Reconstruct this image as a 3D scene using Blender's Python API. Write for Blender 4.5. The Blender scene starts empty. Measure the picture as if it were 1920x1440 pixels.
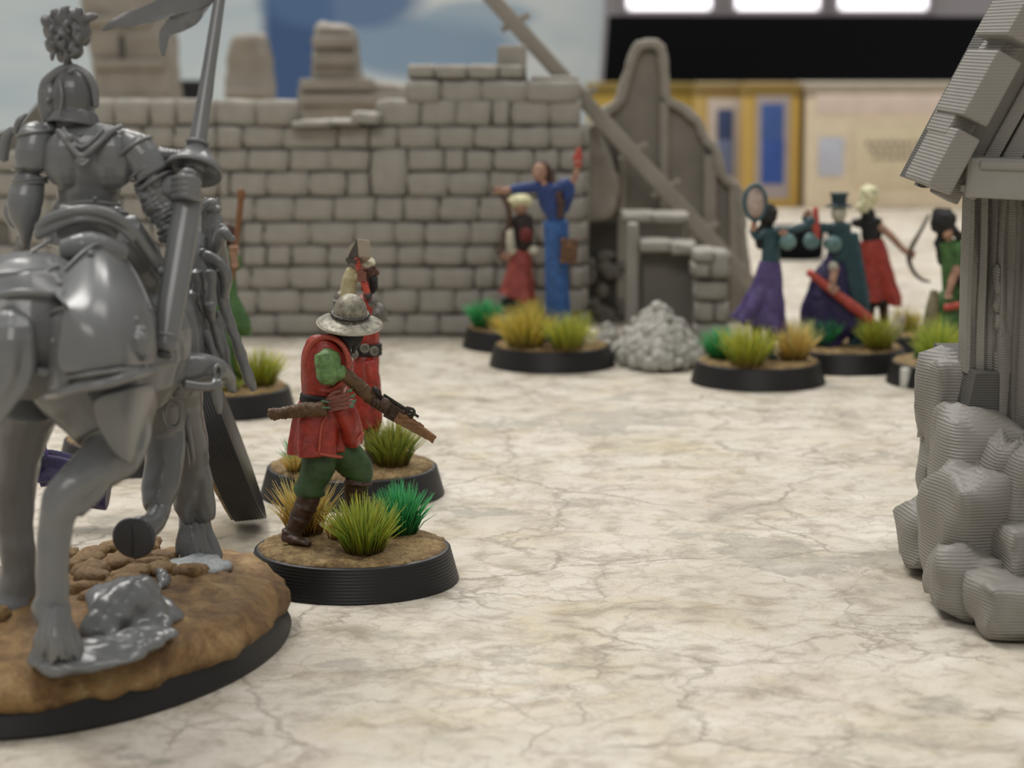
import bpy, bmesh, math, random
from mathutils import Vector, Matrix, noise
SC = bpy.context.scene
COL = SC.collection
random.seed(7)
PI = math.pi
# one Blender unit is one centimetre of the gaming table
SC.unit_settings.system = 'METRIC'
SC.unit_settings.scale_length = 0.01

# ---------------------------------------------------------------- camera
F, H, TH = 4187.0, 6.37, math.radians(8.83)
CT, ST = math.cos(TH), math.sin(TH)
cd = bpy.data.cameras.new('camera')
cam = bpy.data.objects.new('camera', cd)
COL.objects.link(cam)
cam.location = (0, 0, H)
cam.rotation_euler = (PI / 2 - TH, 0, 0)
cd.sensor_width = 36.0
cd.lens = F / 1920 * 36.0
cd.clip_start = 0.5
cd.clip_end = 3000
cd.dof.use_dof = True
cd.dof.focus_distance = 26.6
cd.dof.aperture_fstop = 0.46
cd.dof.aperture_blades = 0
SC.camera = cam

# ---------------------------------------------------------------- light and exposure
SC.view_settings.view_transform = 'Standard'
SC.view_settings.look = 'None'
SC.view_settings.gamma = 1.0
SC.view_settings.use_curve_mapping = False
SC.view_settings.exposure = 0.15
SC.cycles.use_denoising = True
SC.cycles.max_bounces = 6
SC.cycles.diffuse_bounces = 3
SC.cycles.sample_clamp_indirect = 6
wd = bpy.data.worlds.new('room_light')
SC.world = wd
wd.use_nodes = True
wd.node_tree.nodes['Background'].inputs[0].default_value = (0.98, 0.985, 0.98, 1)
wd.node_tree.nodes['Background'].inputs[1].default_value = 0.30
def area(name, loc, target, sx, sy, power, color=(1, .972, .925)):
    l = bpy.data.lights.new(name, 'AREA')
    l.shape = 'RECTANGLE'; l.size = sx; l.size_y = sy
    l.energy = power; l.color = color
    o = bpy.data.objects.new(name, l); COL.objects.link(o)
    o.location = loc
    d = Vector(target) - Vector(loc)
    o.rotation_euler = d.to_track_quat('-Z', 'Y').to_euler()
    return o
area('ceiling_and_fill_lamp', (-70, 95, 190), (-5, 35, 0), 60, 120, 250000)
area('ceiling_and_fill_lamp', (80, 70, 190), (0, 35, 0), 60, 120, 90000)
area('ceiling_and_fill_lamp', (-30, -150, 150), (0, 30, 0), 150, 60, 120000)  # unseen fill added behind the camera to brighten upright faces
area('ceiling_and_fill_lamp', (0, 300, 190), (0, 100, 0), 160, 60, 200000)

# ---------------------------------------------------------------- picture pixel -> point on the plane at distance Y, or on the table
def ray(px, py):
    a = (px - 960) / F; b = -(py - 720) / F
    return Vector((a, CT + b * ST, -ST + b * CT))
def P(px, py, Y):
    d = ray(px, py); t = Y / d.y
    return Vector((d.x * t, Y, H + d.z * t))
def G(px, py, z=0.0):
    d = ray(px, py); t = (z - H) / d.z
    return Vector((d.x * t, d.y * t, z))
def S(Y):
    return Y / (F * CT) * 1.0      # centimetres per pixel near the horizon at distance Y

# ---------------------------------------------------------------- scene tree
def prop(o, label=None, cat=None, group=None, kind=None):
    if label: o['label'] = label
    if cat: o['category'] = cat
    if group: o['group'] = group
    if kind: o['kind'] = kind
    return o
def thing(name, label, cat, loc, group=None, kind=None):
    o = bpy.data.objects.new(name, None)
    COL.objects.link(o)
    o.location = loc
    o.empty_display_size = 0.3
    return prop(o, label, cat, group, kind)
def rootof(o):
    while o.parent: o = o.parent
    return o

# ---------------------------------------------------------------- materials
MATS = {}
class NT:
    def __init__(s, name):
        s.m = bpy.data.materials.new(name); s.m.use_nodes = True
        s.t = s.m.node_tree; s.b = s.t.nodes['Principled BSDF']
    def n(s, typ, **kw):
        x = s.t.nodes.new(typ)
        for k, v in kw.items():
            if k.startswith('i_'):
                x.inputs[int(k[2:]) if k[2:].isdigit() else k[2:]].default_value = v
            else: setattr(x, k, v)
        return x
    def l(s, a, b): s.t.links.new(a, b)
    def ramp(s, fac, stops):
        r = s.n('ShaderNodeValToRGB')
        e = r.color_ramp.elements
        while len(e) < len(stops): e.new(0.5)
        for q, (p, c) in zip(e, stops):
            q.position = p; q.color = c if len(c) == 4 else (*c, 1)
        s.l(fac, r.inputs[0]); return r.outputs[0]
    def mix(s, fac, a, b, mode='MIX'):
        x = s.n('ShaderNodeMix', data_type='RGBA', blend_type=mode)
        for q, v in ((0, fac), (6, a), (7, b)):
            if isinstance(v, (int, float)): x.inputs[q].default_value = v
            elif isinstance(v, tuple): x.inputs[q].default_value = v if len(v) == 4 else (*v, 1)
            else: s.l(v, x.inputs[q])
        return x.outputs[2]
    def coord(s, which='Object'):
        return s.n('ShaderNodeTexCoord').outputs[which]
    def noise(s, vec, scale, detail=4, rough=.55, dist=0):
        x = s.n('ShaderNodeTexNoise'); x.inputs['Scale'].default_value = scale
        x.inputs['Detail'].default_value = detail; x.inputs['Roughness'].default_value = rough
        x.inputs['Distortion'].default_value = dist
        s.l(vec, x.inputs['Vector']); return x
    def bump(s, h, strength, dist, normal=None):
        x = s.n('ShaderNodeBump'); x.inputs['Strength'].default_value = strength
        x.inputs['Distance'].default_value = dist
        s.l(h, x.inputs['Height'])
        if normal is not None: s.l(normal, x.inputs['Normal'])
        s.l(x.outputs[0], s.b.inputs['Normal']); return x.outputs[0]
    def scaled(s, vec, sc):
        x = s.n('ShaderNodeMapping'); x.inputs['Scale'].default_value = sc
        s.l(vec, x.inputs[0]); return x.outputs[0]
def lin(r, g, b):
    f = lambda c: (c / 255 / 12.92) if c / 255 <= .04045 else ((c / 255 + .055) / 1.055) ** 2.4
    return (f(r), f(g), f(b))
def paint(name, rgb, wash=.75, edge=.35, rough=.5, metal=0., spec=.4, var=.42, scale=7):
    """hand-painted miniature: dark wash settled in the creases, light drybrushed edges"""
    if name in MATS: return MATS[name]
    k = NT(name); c = lin(*rgb)
    g_ = sum(c) / 3; c = tuple((x * .88 + g_ * .12) * .84 for x in c)
    co = k.coord()
    n1 = k.noise(co, scale, 7, .68)
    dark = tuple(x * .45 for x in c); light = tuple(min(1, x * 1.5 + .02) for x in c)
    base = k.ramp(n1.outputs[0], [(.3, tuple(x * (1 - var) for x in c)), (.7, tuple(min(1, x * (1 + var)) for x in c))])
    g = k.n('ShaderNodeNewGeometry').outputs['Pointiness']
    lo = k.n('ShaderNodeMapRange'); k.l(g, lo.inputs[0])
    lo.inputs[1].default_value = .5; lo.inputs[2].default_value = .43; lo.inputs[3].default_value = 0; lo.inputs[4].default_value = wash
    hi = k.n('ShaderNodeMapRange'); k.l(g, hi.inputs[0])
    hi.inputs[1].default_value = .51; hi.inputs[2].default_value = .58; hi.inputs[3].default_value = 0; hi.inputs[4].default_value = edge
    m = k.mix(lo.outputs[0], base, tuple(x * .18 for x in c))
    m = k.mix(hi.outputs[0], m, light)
    k.l(m, k.b.inputs['Base Color'])
    k.b.inputs['Roughness'].default_value = rough; k.b.inputs['Metallic'].default_value = metal
    k.b.inputs['Specular IOR Level'].default_value = spec
    n2 = k.noise(co, 45, 3)
    k.bump(n2.outputs[0], .35, .015)
    MATS[name] = k.m; return k.m
def plastic(name, rgb, rough=.36, layer=0., period=.03, strength=.5, spec=.5, var=.08, fine=0.):
    if name in MATS: return MATS[name]
    k = NT(name); c = lin(*rgb)
    co = k.coord()
    n1 = k.noise(co, 1.2, 4)
    k.l(k.ramp(n1.outputs[0], [(.3, tuple(x * (1 - var) for x in c)), (.7, tuple(x * (1 + var) for x in c))]), k.b.inputs['Base Color'])
    k.b.inputs['Roughness'].default_value = rough
    k.b.inputs['Specular IOR Level'].default_value = spec
    nn = None
    if fine:
        n3 = k.noise(co, 14, 4)
        nn = k.bump(n3.outputs[0], fine, .05)
    if layer:                                   # printed layers: fine horizontal relief
        geo = k.n('ShaderNodeNewGeometry')
        w = k.n('ShaderNodeTexWave', wave_type='BANDS', bands_direction='Z', wave_profile='SIN')
        w.inputs['Scale'].default_value = .314159 * 1.0 / period * 1.0
        w.inputs['Distortion'].default_value = .12; w.inputs['Detail'].default_value = 1
        w.inputs['Detail Scale'].default_value = .4
        k.l(geo.outputs['Position'], w.inputs['Vector'])
        k.bump(w.outputs['Fac'], layer, strength * .02, nn)
    MATS[name] = k.m; return k.m
def flat(name, rgb, rough=.7, emit=0, spec=.3):
    if name in MATS: return MATS[name]
    k = NT(name); c = lin(*rgb)
    n1 = k.noise(k.coord(), 2, 3)
    k.l(k.ramp(n1.outputs[0], [(.3, tuple(x * .93 for x in c)), (.7, tuple(min(1, x * 1.05) for x in c))]), k.b.inputs['Base Color'])
    k.b.inputs['Roughness'].default_value = rough
    k.b.inputs['Specular IOR Level'].default_value = spec
    if emit:
        k.b.inputs['Emission Color'].default_value = (*c, 1); k.b.inputs['Emission Strength'].default_value = emit
    MATS[name] = k.m; return k.m

# ---------------------------------------------------------------- mesh maker
def frame(d, up=Vector((0, -1, 0.02))):
    d = d.normalized()
    if abs(d.dot(up.normalized())) > .97: up = Vector((1, 0, 0.1))
    s = up.cross(d).normalized()
    return s, d.cross(s).normalized()
CLAMP = [None]
class M:
    def __init__(s): s.bm = bmesh.new(); s.cols = None
    def _add(s, verts, faces):
        vs = [s.bm.verts.new(v) for v in verts]
        for f in faces:
            try: s.bm.faces.new([vs[i] for i in f])
            except ValueError: pass
        return vs
    def ball(s, c, r, rot=None, u=16, v=10):
        if isinstance(r, (int, float)): r = (r, r, r)
        c = Vector(c); vs = []; fs = []
        R = rot if rot else Matrix.Identity(3)
        for j in range(1, v):
            a = PI * j / v
            for i in range(u):
                b = 2 * PI * i / u
                vs.append(c + R @ Vector((r[0] * math.sin(a) * math.cos(b), r[1] * math.sin(a) * math.sin(b), r[2] * math.cos(a))))
        top = len(vs); vs.append(c + R @ Vector((0, 0, r[2]))); vs.append(c + R @ Vector((0, 0, -r[2])))
        for j in range(v - 2):
            for i in range(u):
                fs.append((j * u + i, (j + 1) * u + i, (j + 1) * u + (i + 1) % u, j * u + (i + 1) % u))
        for i in range(u):
            fs.append((top, i, (i + 1) % u)); fs.append((top + 1, (v - 2) * u + (i + 1) % u, (v - 2) * u + i))
        s._add(vs, fs); return s
    def tube(s, pts, rad, n=12, up=None, cap=True, fold=0, nf=7, roundend=True, phase=0., interp=4):
        """loft through pts; rad entries are numbers or (a, b): a across, b along 'up'"""
        pts = [Vector(p) for p in pts]; N = len(pts)
        if isinstance(rad, (int, float)): rad = [rad] * N
        rad = [(r, r) if isinstance(r, (int, float)) else r for r in rad]
        if N >= 3 and interp > 1:               # smooth the run between the given stations
            q = []; rr = []
            for i in range(N - 1):
                p0, p1, p2, p3 = pts[max(0, i - 1)], pts[i], pts[i + 1], pts[min(N - 1, i + 2)]
                for j in range(interp):
                    t = j / interp
                    q.append(.5 * ((2 * p1) + (p2 - p0) * t + (2 * p0 - 5 * p1 + 4 * p2 - p3) * t * t + (3 * p1 - p0 - 3 * p2 + p3) * t ** 3))
                    u = t * t * (3 - 2 * t)
                    rr.append(tuple(rad[i][e] * (1 - u) + rad[i + 1][e] * u for e in (0, 1)))
            q.append(pts[-1]); rr.append(rad[-1]); pts, rad, N = q, rr, len(q)
        U = Vector(up) if up else Vector((0, -1, .02))
        rings = []
        for i, p in enumerate(pts):
            d = (pts[min(i + 1, N - 1)] - pts[max(i - 1, 0)])
            a, b = frame(d, U)
            ring = []
            for k in range(n):
                t = 2 * PI * (k + .5) / n
                w = 1 + fold * (i / max(1, N - 1)) * math.sin(nf * t + 1.3 * math.sin(2 * t) + phase + i * .25 / interp)
                ring.append(p + a * (math.cos(t) * rad[i][0] * w) + b * (math.sin(t) * rad[i][1] * w))
            rings.append(ring)
        vs = [v for r in rings for v in r]; fs = []
        for i in range(N - 1):
            for k in range(n):
                fs.append((i * n + k, i * n + (k + 1) % n, (i + 1) * n + (k + 1) % n, (i + 1) * n + k))
        if cap:
            d0 = (pts[0] - pts[1]).normalized(); d1 = (pts[-1] - pts[-2]).normalized()
            k0 = min(rad[0]) * (.6 if roundend else 0); k1 = min(rad[-1]) * (.6 if roundend else 0)
            a = len(vs); vs += [pts[0] + d0 * k0, pts[-1] + d1 * k1]
            for k in range(n):
                fs.append((a, (k + 1) % n, k)); fs.append((a + 1, (N - 1) * n + k, (N - 1) * n + (k + 1) % n))
        s._add(vs, fs); return s
    def box(s, c, size, rot=None, bev=0):
        c = Vector(c); R = rot if rot else Matrix.Identity(3)
        vs = [c + R @ Vector((x * size[0] / 2, y * size[1] / 2, z * size[2] / 2)) for x in (-1, 1) for y in (-1, 1) for z in (-1, 1)]
        nv = s._add(vs, [(0, 1, 3, 2), (4, 6, 7, 5), (0, 4, 5, 1), (2, 3, 7, 6), (0, 2, 6, 4), (1, 5, 7, 3)])
        if bev:
            es = list({e for v in nv for e in v.link_edges})
            bmesh.ops.bevel(s.bm, geom=es, offset=bev, segments=2, affect='EDGES', profile=.6)
        return s
    def beam(s, a, b, w, h, up=(0, 0, 1), bev=0, w2=None, h2=None):
        """box from a to b; w across, h along up"""
        a = Vector(a); b = Vector(b); d = (b - a).normalized()
        x = Vector(up).cross(d).normalized(); u = d.cross(x).normalized()
        w2 = w if w2 is None else w2; h2 = h if h2 is None else h2
        vs = []
        for p, ww, hh in ((a, w, h), (b, w2, h2)):
            for i, j in ((-1, -1), (1, -1), (1, 1), (-1, 1)):
                vs.append(p + x * (i * ww / 2) + u * (j * hh / 2))
        nv = s._add(vs, [(3, 2, 1, 0), (4, 5, 6, 7), (0, 1, 5, 4), (1, 2, 6, 5), (2, 3, 7, 6), (3, 0, 4, 7)])
        if bev:
            es = list({e for v in nv for e in v.link_edges})
            bmesh.ops.bevel(s.bm, geom=es, offset=bev, segments=2, affect='EDGES', profile=.6)
        return s
    def prism(s, front, off, bev=0):
        """polygon of points, extruded by the vector off"""
        off = Vector(off); n = len(front); front = [Vector(p) for p in front]
        nv = s._add(front + [p + off for p in front],
                    [tuple(range(n)), tuple(range(2 * n - 1, n - 1, -1))] + [(i, i + n, (i + 1) % n + n, (i + 1) % n) for i in range(n)])
        if bev:
            es = [e for e in {e for v in nv for e in v.link_edges}]
            bmesh.ops.bevel(s.bm, geom=es, offset=bev, segments=1, affect='EDGES')
        return s
    def lathe(s, prof, c, n=48, sx=1, sy=1, rot=None, caps=True, jag=None):
        c = Vector(c); R = rot if rot else Matrix.Identity(3); vs = []; fs = []
        for i, (r, z) in enumerate(prof):
            for k in range(n):
                t = 2 * PI * k / n
                rr = r * (1 + (jag(t, i) if jag else 0))
                vs.append(c + R @ Vector((rr * sx * math.cos(t), rr * sy * math.sin(t), z)))
        for i in range(len(prof) - 1):
            for k in range(n):
                fs.append((i * n + k, i * n + (k + 1) % n, (i + 1) * n + (k + 1) % n, (i + 1) * n + k))
        if caps:
            a = len(vs); vs += [c + R @ Vector((0, 0, prof[0][1])), c + R @ Vector((0, 0, prof[-1][1]))]
            for k in range(n):
                fs.append((a, (k + 1) % n, k)); fs.append((a + 1, (len(prof) - 1) * n + k, (len(prof) - 1) * n + (k + 1) % n))
        s._add(vs, fs); return s
    def torus(s, c, R1, r, rot=None, n=28, m=8, ry=1., a0=0., a1=2 * PI):
        c = Vector(c); R = rot if rot else Matrix.Identity(3)
        full = abs(a1 - a0 - 2 * PI) < 1e-6
        pts = [c + R @ Vector((R1 * math.cos(a0 + (a1 - a0) * i / n), R1 * ry * math.sin(a0 + (a1 - a0) * i / n), 0)) for i in range(n + (0 if full else 1))]
        ax = R @ Vector((0, 0, 1)); vs = []; fs = []; N = len(pts)
        for i, p in enumerate(pts):
            o = (p - c).normalized()
            for k in range(m):
                t = 2 * PI * k / m
                vs.append(p + o * (r * math.cos(t)) + ax * (r * math.sin(t)))
        for i in range(N if full else N - 1):
            for k in range(m):
                fs.append((i * m + k, i * m + (k + 1) % m, ((i + 1) % N) * m + (k + 1) % m, ((i + 1) % N) * m + k))
        if not full:
            fs.append(tuple(range(m))[::-1]); fs.append(tuple((N - 1) * m + k for k in range(m)))
        s._add(vs, fs); return s
    def mesh(s, name, vox=0, smooth=0, disp=None, ss=True, origin=None):
        if CLAMP[0] is not None:                # nothing may sink into the table mat
            for v in s.bm.verts: v.co.z = max(v.co.z, CLAMP[0])
        bmesh.ops.recalc_face_normals(s.bm, faces=s.bm.faces)
        me = bpy.data.meshes.new(name); s.bm.to_mesh(me); s.bm.free()
        if vox:
            t = bpy.data.objects.new('t', me); COL.objects.link(t)
            r = t.modifiers.new('r', 'REMESH'); r.mode = 'VOXEL'; r.voxel_size = vox
            if smooth:
                q = t.modifiers.new('s', 'SMOOTH'); q.factor = .6; q.iterations = smooth
            dg = bpy.context.evaluated_depsgraph_get(); dg.update()
            m2 = bpy.data.meshes.new_from_object(t.evaluated_get(dg))
            bpy.data.objects.remove(t); bpy.data.meshes.remove(me); me = m2; me.name = name
        if disp:
            amp, sc = disp[0], disp[1]; st = disp[2] if len(disp) > 2 else (1, 1, 1)
            nn = [v.normal.copy() for v in me.vertices]
            for v, q in zip(me.vertices, nn):
                w = Vector((v.co.x * st[0], v.co.y * st[1], v.co.z * st[2])) * sc
                v.co += q * (amp * (noise.noise(w) + .5 * noise.noise(w * 2.3)))
        if CLAMP[0] is not None:
            for v in me.vertices: v.co.z = max(v.co.z, CLAMP[0])
        if origin is not None:
            o = Vector(origin)
            for v in me.vertices: v.co -= o
        if ss:
            for p in me.polygons: p.use_smooth = True
        return me
    def obj(s, name, mat, parent=None, ss=True, kind=None, label=None, **kw):
        org = rootof(parent).location if parent else None
        me = s.mesh(name, ss=ss, origin=org, **kw)
        me.materials.append(mat)
        o = bpy.data.objects.new(name, me); COL.objects.link(o)
        if parent: o.parent = parent
        if kind: o['kind'] = kind
        if label: o['label'] = label
        return o
def weighted_flat(o, ang=.6):
    for p in o.data.polygons: p.use_smooth = False
def rotv(z_to, roll=0):
    q = Vector(z_to).to_track_quat('Z', 'Y').to_matrix()
    return q @ Matrix.Rotation(roll, 3, 'Z')
# ================================================================ THE SETTING
def mat_print():
    k = NT('battle_mat_print')
    co = k.coord()
    # warped position for the drawn cracks
    wn = k.noise(co, .55, 6, .65)
    add = k.n('ShaderNodeVectorMath', operation='SCALE'); add.inputs[3].default_value = 1.5
    sub = k.n('ShaderNodeVectorMath', operation='SUBTRACT'); sub.inputs[1].default_value = (.5, .5, .5)
    k.l(wn.outputs['Color'], sub.inputs[0]); k.l(sub.outputs[0], add.inputs[0])
    pos = k.n('ShaderNodeVectorMath', operation='ADD'); k.l(co, pos.inputs[0]); k.l(add.outputs[0], pos.inputs[1])
    def cracks(scale, w, seedoff):
        mp = k.n('ShaderNodeMapping'); mp.inputs['Location'].default_value = (seedoff, seedoff * .7, 0)
        k.l(pos.outputs[0], mp.inputs[0])
        v = k.n('ShaderNodeTexVoronoi', feature='DISTANCE_TO_EDGE'); v.inputs['Scale'].default_value = scale
        k.l(mp.outputs[0], v.inputs['Vector'])
        m = k.n('ShaderNodeMapRange'); k.l(v.outputs['Distance'], m.inputs[0])
        m.inputs[1].default_value = 0; m.inputs[2].default_value = w; m.inputs[3].default_value = 1; m.inputs[4].default_value = 0
        return m.outputs[0]
    def mul(a, b):
        x = k.n('ShaderNodeMath', operation='MULTIPLY'); k.l(a, x.inputs[0])
        if isinstance(b, float): x.inputs[1].default_value = b
        else: k.l(b, x.inputs[1])
        return x.outputs[0]
    n1 = k.noise(co, .16, 5, .6); n2 = k.noise(co, .5, 6, .65, .4); n3 = k.noise(co, 1.9, 8, .7, .6); n4 = k.noise(co, 42, 4, .85)
    cream, pale, grey, tan = lin(214, 206, 190), lin(236, 231, 219), lin(170, 165, 154), lin(208, 190, 146)
    c = k.ramp(n2.outputs[0], [(.28, grey), (.42, cream), (.56, lin(225, 218, 207)), (.74, pale)])
    yel = k.ramp(k.noise(co, .34, 5, .65, 1.).outputs[0], [(.52, (0, 0, 0)), (.72, (1, 1, 1))])
    c = k.mix(mul(yel, .5), c, tan)
    pink = k.ramp(k.noise(co, .27, 4, .6, 1.).outputs[0], [(.5, (0, 0, 0)), (.68, (1, 1, 1))])
    c = k.mix(mul(pink, .28), c, lin(206, 190, 182))
    f = k.ramp(n3.outputs[0], [(.36, lin(186, 178, 168)), (.5, lin(240, 238, 233)), (.68, (1, 1, 1))])
    c = k.mix(.75, c, f, 'MULTIPLY')
    mask = k.ramp(k.noise(co, .3, 4, .6).outputs[0], [(.4, (0, 0, 0)), (.55, (1, 1, 1))])
    mask2 = k.ramp(k.noise(co, .62, 4, .6, .5).outputs[0], [(.44, (0, 0, 0)), (.58, (1, 1, 1))])
    c = k.mix(mul(mul(cracks(.24, .013, 3.3), mask), .7), c, lin(128, 120, 106))
    c = k.mix(mul(mul(cracks(.62, .024, 1.1), mask2), .72), c, lin(146, 137, 122))
    c = k.mix(mul(mul(cracks(1.9, .06, 5.1), mask), .42), c, lin(160, 150, 134))
    # worn grey patches with ragged edges where the top crust has flaked away
    pt = k.ramp(k.noise(pos.outputs[0], .21, 7, .62).outputs[0], [(.585, (0, 0, 0)), (.6, (1, 1, 1)), (.66, (.35, .35, .35)), (.72, (0, 0, 0))])
    c = k.mix(mul(pt, .6), c, lin(158, 153, 142))
    g = k.ramp(n4.outputs[0], [(.3, lin(176, 172, 166)), (.6, (1, 1, 1))])
    c = k.mix(.5, c, g, 'MULTIPLY')
    k.l(c, k.b.inputs['Base Color'])
    k.b.inputs['Roughness'].default_value = .62; k.b.inputs['Specular IOR Level'].default_value = .25
    k.bump(n4.outputs[0], .12, .01)
    return k.m
m = M(); m.box((8, 52, -.15), (122, 112, .3), bev=.05)
mt = m.obj('battle_mat', mat_print(), ss=False)
prop(mt, 'pale printed battle mat of cracked stony ground covering the table', 'mat')
m = M(); m.box((10, 60, -2.32), (200, 180, 4.0))
tb = m.obj('table_top', flat('table_wood', (120, 104, 88), .6), ss=False)
m2 = M()
for x in (-80, 100):
    for y in (-20, 140): m2.box((x, y, -39.6), (6, 6, 70.6))
m2.obj('table_leg', flat('table_leg_paint', (60, 60, 62), .5), tb, ss=False, kind='stuff')
prop(tb, 'plain wooden gaming table under the printed mat', 'table')
m = M(); m.box((0, 200, -77), (1000, 1000, 4)); prop(m.obj('floor', flat('floor_carpet', (120, 116, 112), .9), ss=False), kind='structure')
m = M(); m.box((0, 500, 70), (1000, 6, 290)); prop(m.obj('wall_back', flat('wall_back_paint', (214, 206, 206), .8), ss=False), kind='structure')
# lit panels on the far wall, above the black board
lam = flat('lamp_glow', (255, 250, 255), .5, emit=2.2)
for i, (x0, x1) in enumerate(((1180, 1335), (1385, 1540), (1580, 1745))):
    a = P(x0, 16, 490); b = P(x1, -60, 490)
    t = thing('lit_wall_panel', ('white glowing wall panel above the black board, %s' % ('the one nearest the blue sheet', 'between its two neighbours', 'the one nearest the timber house')[i]), 'light panel', (a + b) / 2, 'lit wall panels')
    t.location.y = 496.5
    m = M(); m.box(((a.x + b.x) / 2, 495.5, (a.z + b.z) / 2), (abs(b.x - a.x) + 3, 2.6, abs(b.z - a.z) + 3), bev=.6)
    m.obj('frame', flat('panel_frame', (200, 190, 192), .6), t)
    m = M(); m.box(((a.x + b.x) / 2, 494.0, (a.z + b.z) / 2), (abs(b.x - a.x), .8, abs(b.z - a.z)), bev=.3)
    m.obj('diffuser', lam, t)
CLAMP[0] = .004
# printed sky sheet behind the ruins
def sky_sheet():
    k = NT('sky_print')
    co = k.coord()
    n = k.noise(k.scaled(co, (.6, 1, 1.4)), .11, 5, .55, .6)
    c = k.ramp(n.outputs[0], [(.3, lin(176, 196, 210)), (.5, lin(205, 216, 221)), (.7, lin(224, 228, 228))])
    def blot(px, py, sx, sz, col, amt, c):
        p = P(px, py, 103)
        mp = k.n('ShaderNodeMapping', vector_type='TEXTURE')
        mp.inputs['Location'].default_value = (p.x, 103, p.z); mp.inputs['Scale'].default_value = (sx, 50, sz)
        k.l(co, mp.inputs[0])
        g = k.n('ShaderNodeTexGradient', gradient_type='SPHERICAL'); k.l(mp.outputs[0], g.inputs[0])
        r = k.ramp(g.outputs[0], [(0, (0, 0, 0)), (.3, (amt,) * 3)])
        return k.mix(r, c, lin(*col))
    c = blot(800, 90, 5.0, 1.7, (128, 156, 184), .9, c)
    c = blot(560, 60, 1.9, 7.0, (62, 92, 138), 1., c)
    c = blot(640, 0, 4.2, 1.6, (84, 116, 160), .9, c)
    c = blot(900, 30, 3.0, .8, (150, 174, 196), .8, c)
    k.l(c, k.b.inputs['Base Color']); k.b.inputs['Roughness'].default_value = .7
    return k.m
a = P(1128, 300, 103); t0 = P(-260, 100, 103).x
m = M(); m.prism([(t0, 103, 0), (a.x - .4, 103, 0), (a.x + .5, 103, 15), (t0, 103, 15)], (0, .5, 0))
sk = m.obj('sky_backdrop_sheet', sky_sheet(), ss=False)
prop(sk, 'pale blue printed sky sheet with darker blue blots standing behind the ruins', 'backdrop sheet')
# black board above the boxes
a = P(1132, 150, 96); b = P(1900, 27, 96)
m = M(); m.prism([(a.x - .3, 96, 0), (b.x + 8, 96, 0), (b.x + 8, 96, b.z - .1), (a.x + .2, 96, P(1132, 29, 96).z)], (0, .8, 0), bev=.05)
bb = m.obj('black_display_board', flat('black_card', (13, 15, 19), .75, spec=.1), ss=False)
prop(bb, 'long plain black display board standing behind the yellow boxes', 'board')
# game boxes standing under the board
def gamebox(px0, px1, pytop, pyt2, Y, th, col, label, panels, extra=None, cat='box', grp='boxes under the black board'):
    a = P(px0, pytop, Y); b = P(px1, pyt2, Y)
    t = thing('game_box', label, cat, ((a.x + b.x) / 2, Y + th / 2, 0), grp)
    m = M(); m.box(((a.x + b.x) / 2, Y + th / 2, a.z / 2), (b.x - a.x, th, a.z), bev=.06)
    m.obj('box_body', flat('box_%d_%d_%d' % col, col, .5), t)
    m = M(); m.box(((a.x + b.x) / 2, Y + th / 2, a.z - .22), (b.x - a.x + .08, th + .08, .5), bev=.05)
    m.obj('lid_edge', flat('lid_%d_%d_%d' % col, tuple(int(x * .72) for x in col), .5), t)
    for (x0, y0, x1, y1, pc, e) in panels:
        p = P(x0, y0, Y); q = P(x1, y1, Y)
        e = .03 + .05 * sum(1 for z in panels if z[0] < x0 and z[2] > x1)
        m = M(); m.box(((p.x + q.x) / 2, Y - e, (p.z + q.z) / 2), (abs(q.x - p.x), .06, abs(q.z - p.z)), bev=.01)
        m.obj('printed_panel', flat('print_%d_%d_%d' % pc, pc, .5), t)
    return t
gamebox(1105, 1302, 158, 158, 92, 3, (186, 158, 76), 'mustard yellow box behind the pointed grey ruin', [(1135, 222, 1180, 420, (110, 125, 165), 0)])
gamebox(1312, 1398, 158, 158, 88, 3, (196, 168, 104), 'yellow box with a paler blue upright panel, next to the ruin', [(1328, 185, 1385, 380, (206, 196, 190), 0), (1345, 205, 1374, 262, (64, 80, 124), 0), (1345, 262, 1374, 330, (112, 124, 160), 0)])
gamebox(1404, 1502, 158, 158, 84.5, 3, (198, 164, 88), 'yellow box with a bright blue upright panel, beside the cream box', [(1418, 180, 1478, 372, (170, 160, 160), 0), (1428, 195, 1468, 262, (70, 98, 160), 0), (1428, 262, 1468, 345, (58, 88, 160), 0)])
cb = gamebox(1514, 1860, 158, 158, 84, 3.5, (232, 216, 190), 'wide cream box with faint grey print behind the painted miniatures',
    [(1530, 176, 1850, 216, (226, 208, 196), 0), (1535, 258, 1580, 330, (196, 200, 214), 0), (1600, 235, 1760, 350, (222, 208, 178), 0)])
random.seed(5)
m = M()
for r, y in enumerate((268, 282, 296)):
    x = 1622 + r * 8
    while x < 1725:
        w = random.uniform(4, 11); p = P(x, y, 84)
        m.box((p.x + w * .01, 83.86, p.z), (w * .018, .04, .13)); x += w + 5
m.obj('printed_lettering', flat('print_grey_ink', (128, 120, 112), .6), cb, ss=False, kind='stuff')
m = M()
pa = P(1445, 470, 72); pa.z = 0
t = thing('dark_tray', 'small black tray on the mat behind the purple skirted miniature', 'tray', G(1492, 485))
c = t.location
m.lathe([(.72, .0), (.8, .1), (.85, .9), (.78, .92), (.72, .2)], (c.x, c.y, 0), 32, sy=.7); m.obj('tray_body', flat('black_card', (0, 0, 0)), t)
m = M(); m.torus((c.x, c.y, .9), .82, .05, ry=.7); m.obj('tray_rim', flat('dark_rim', (40, 40, 42), .5), t)

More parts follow.
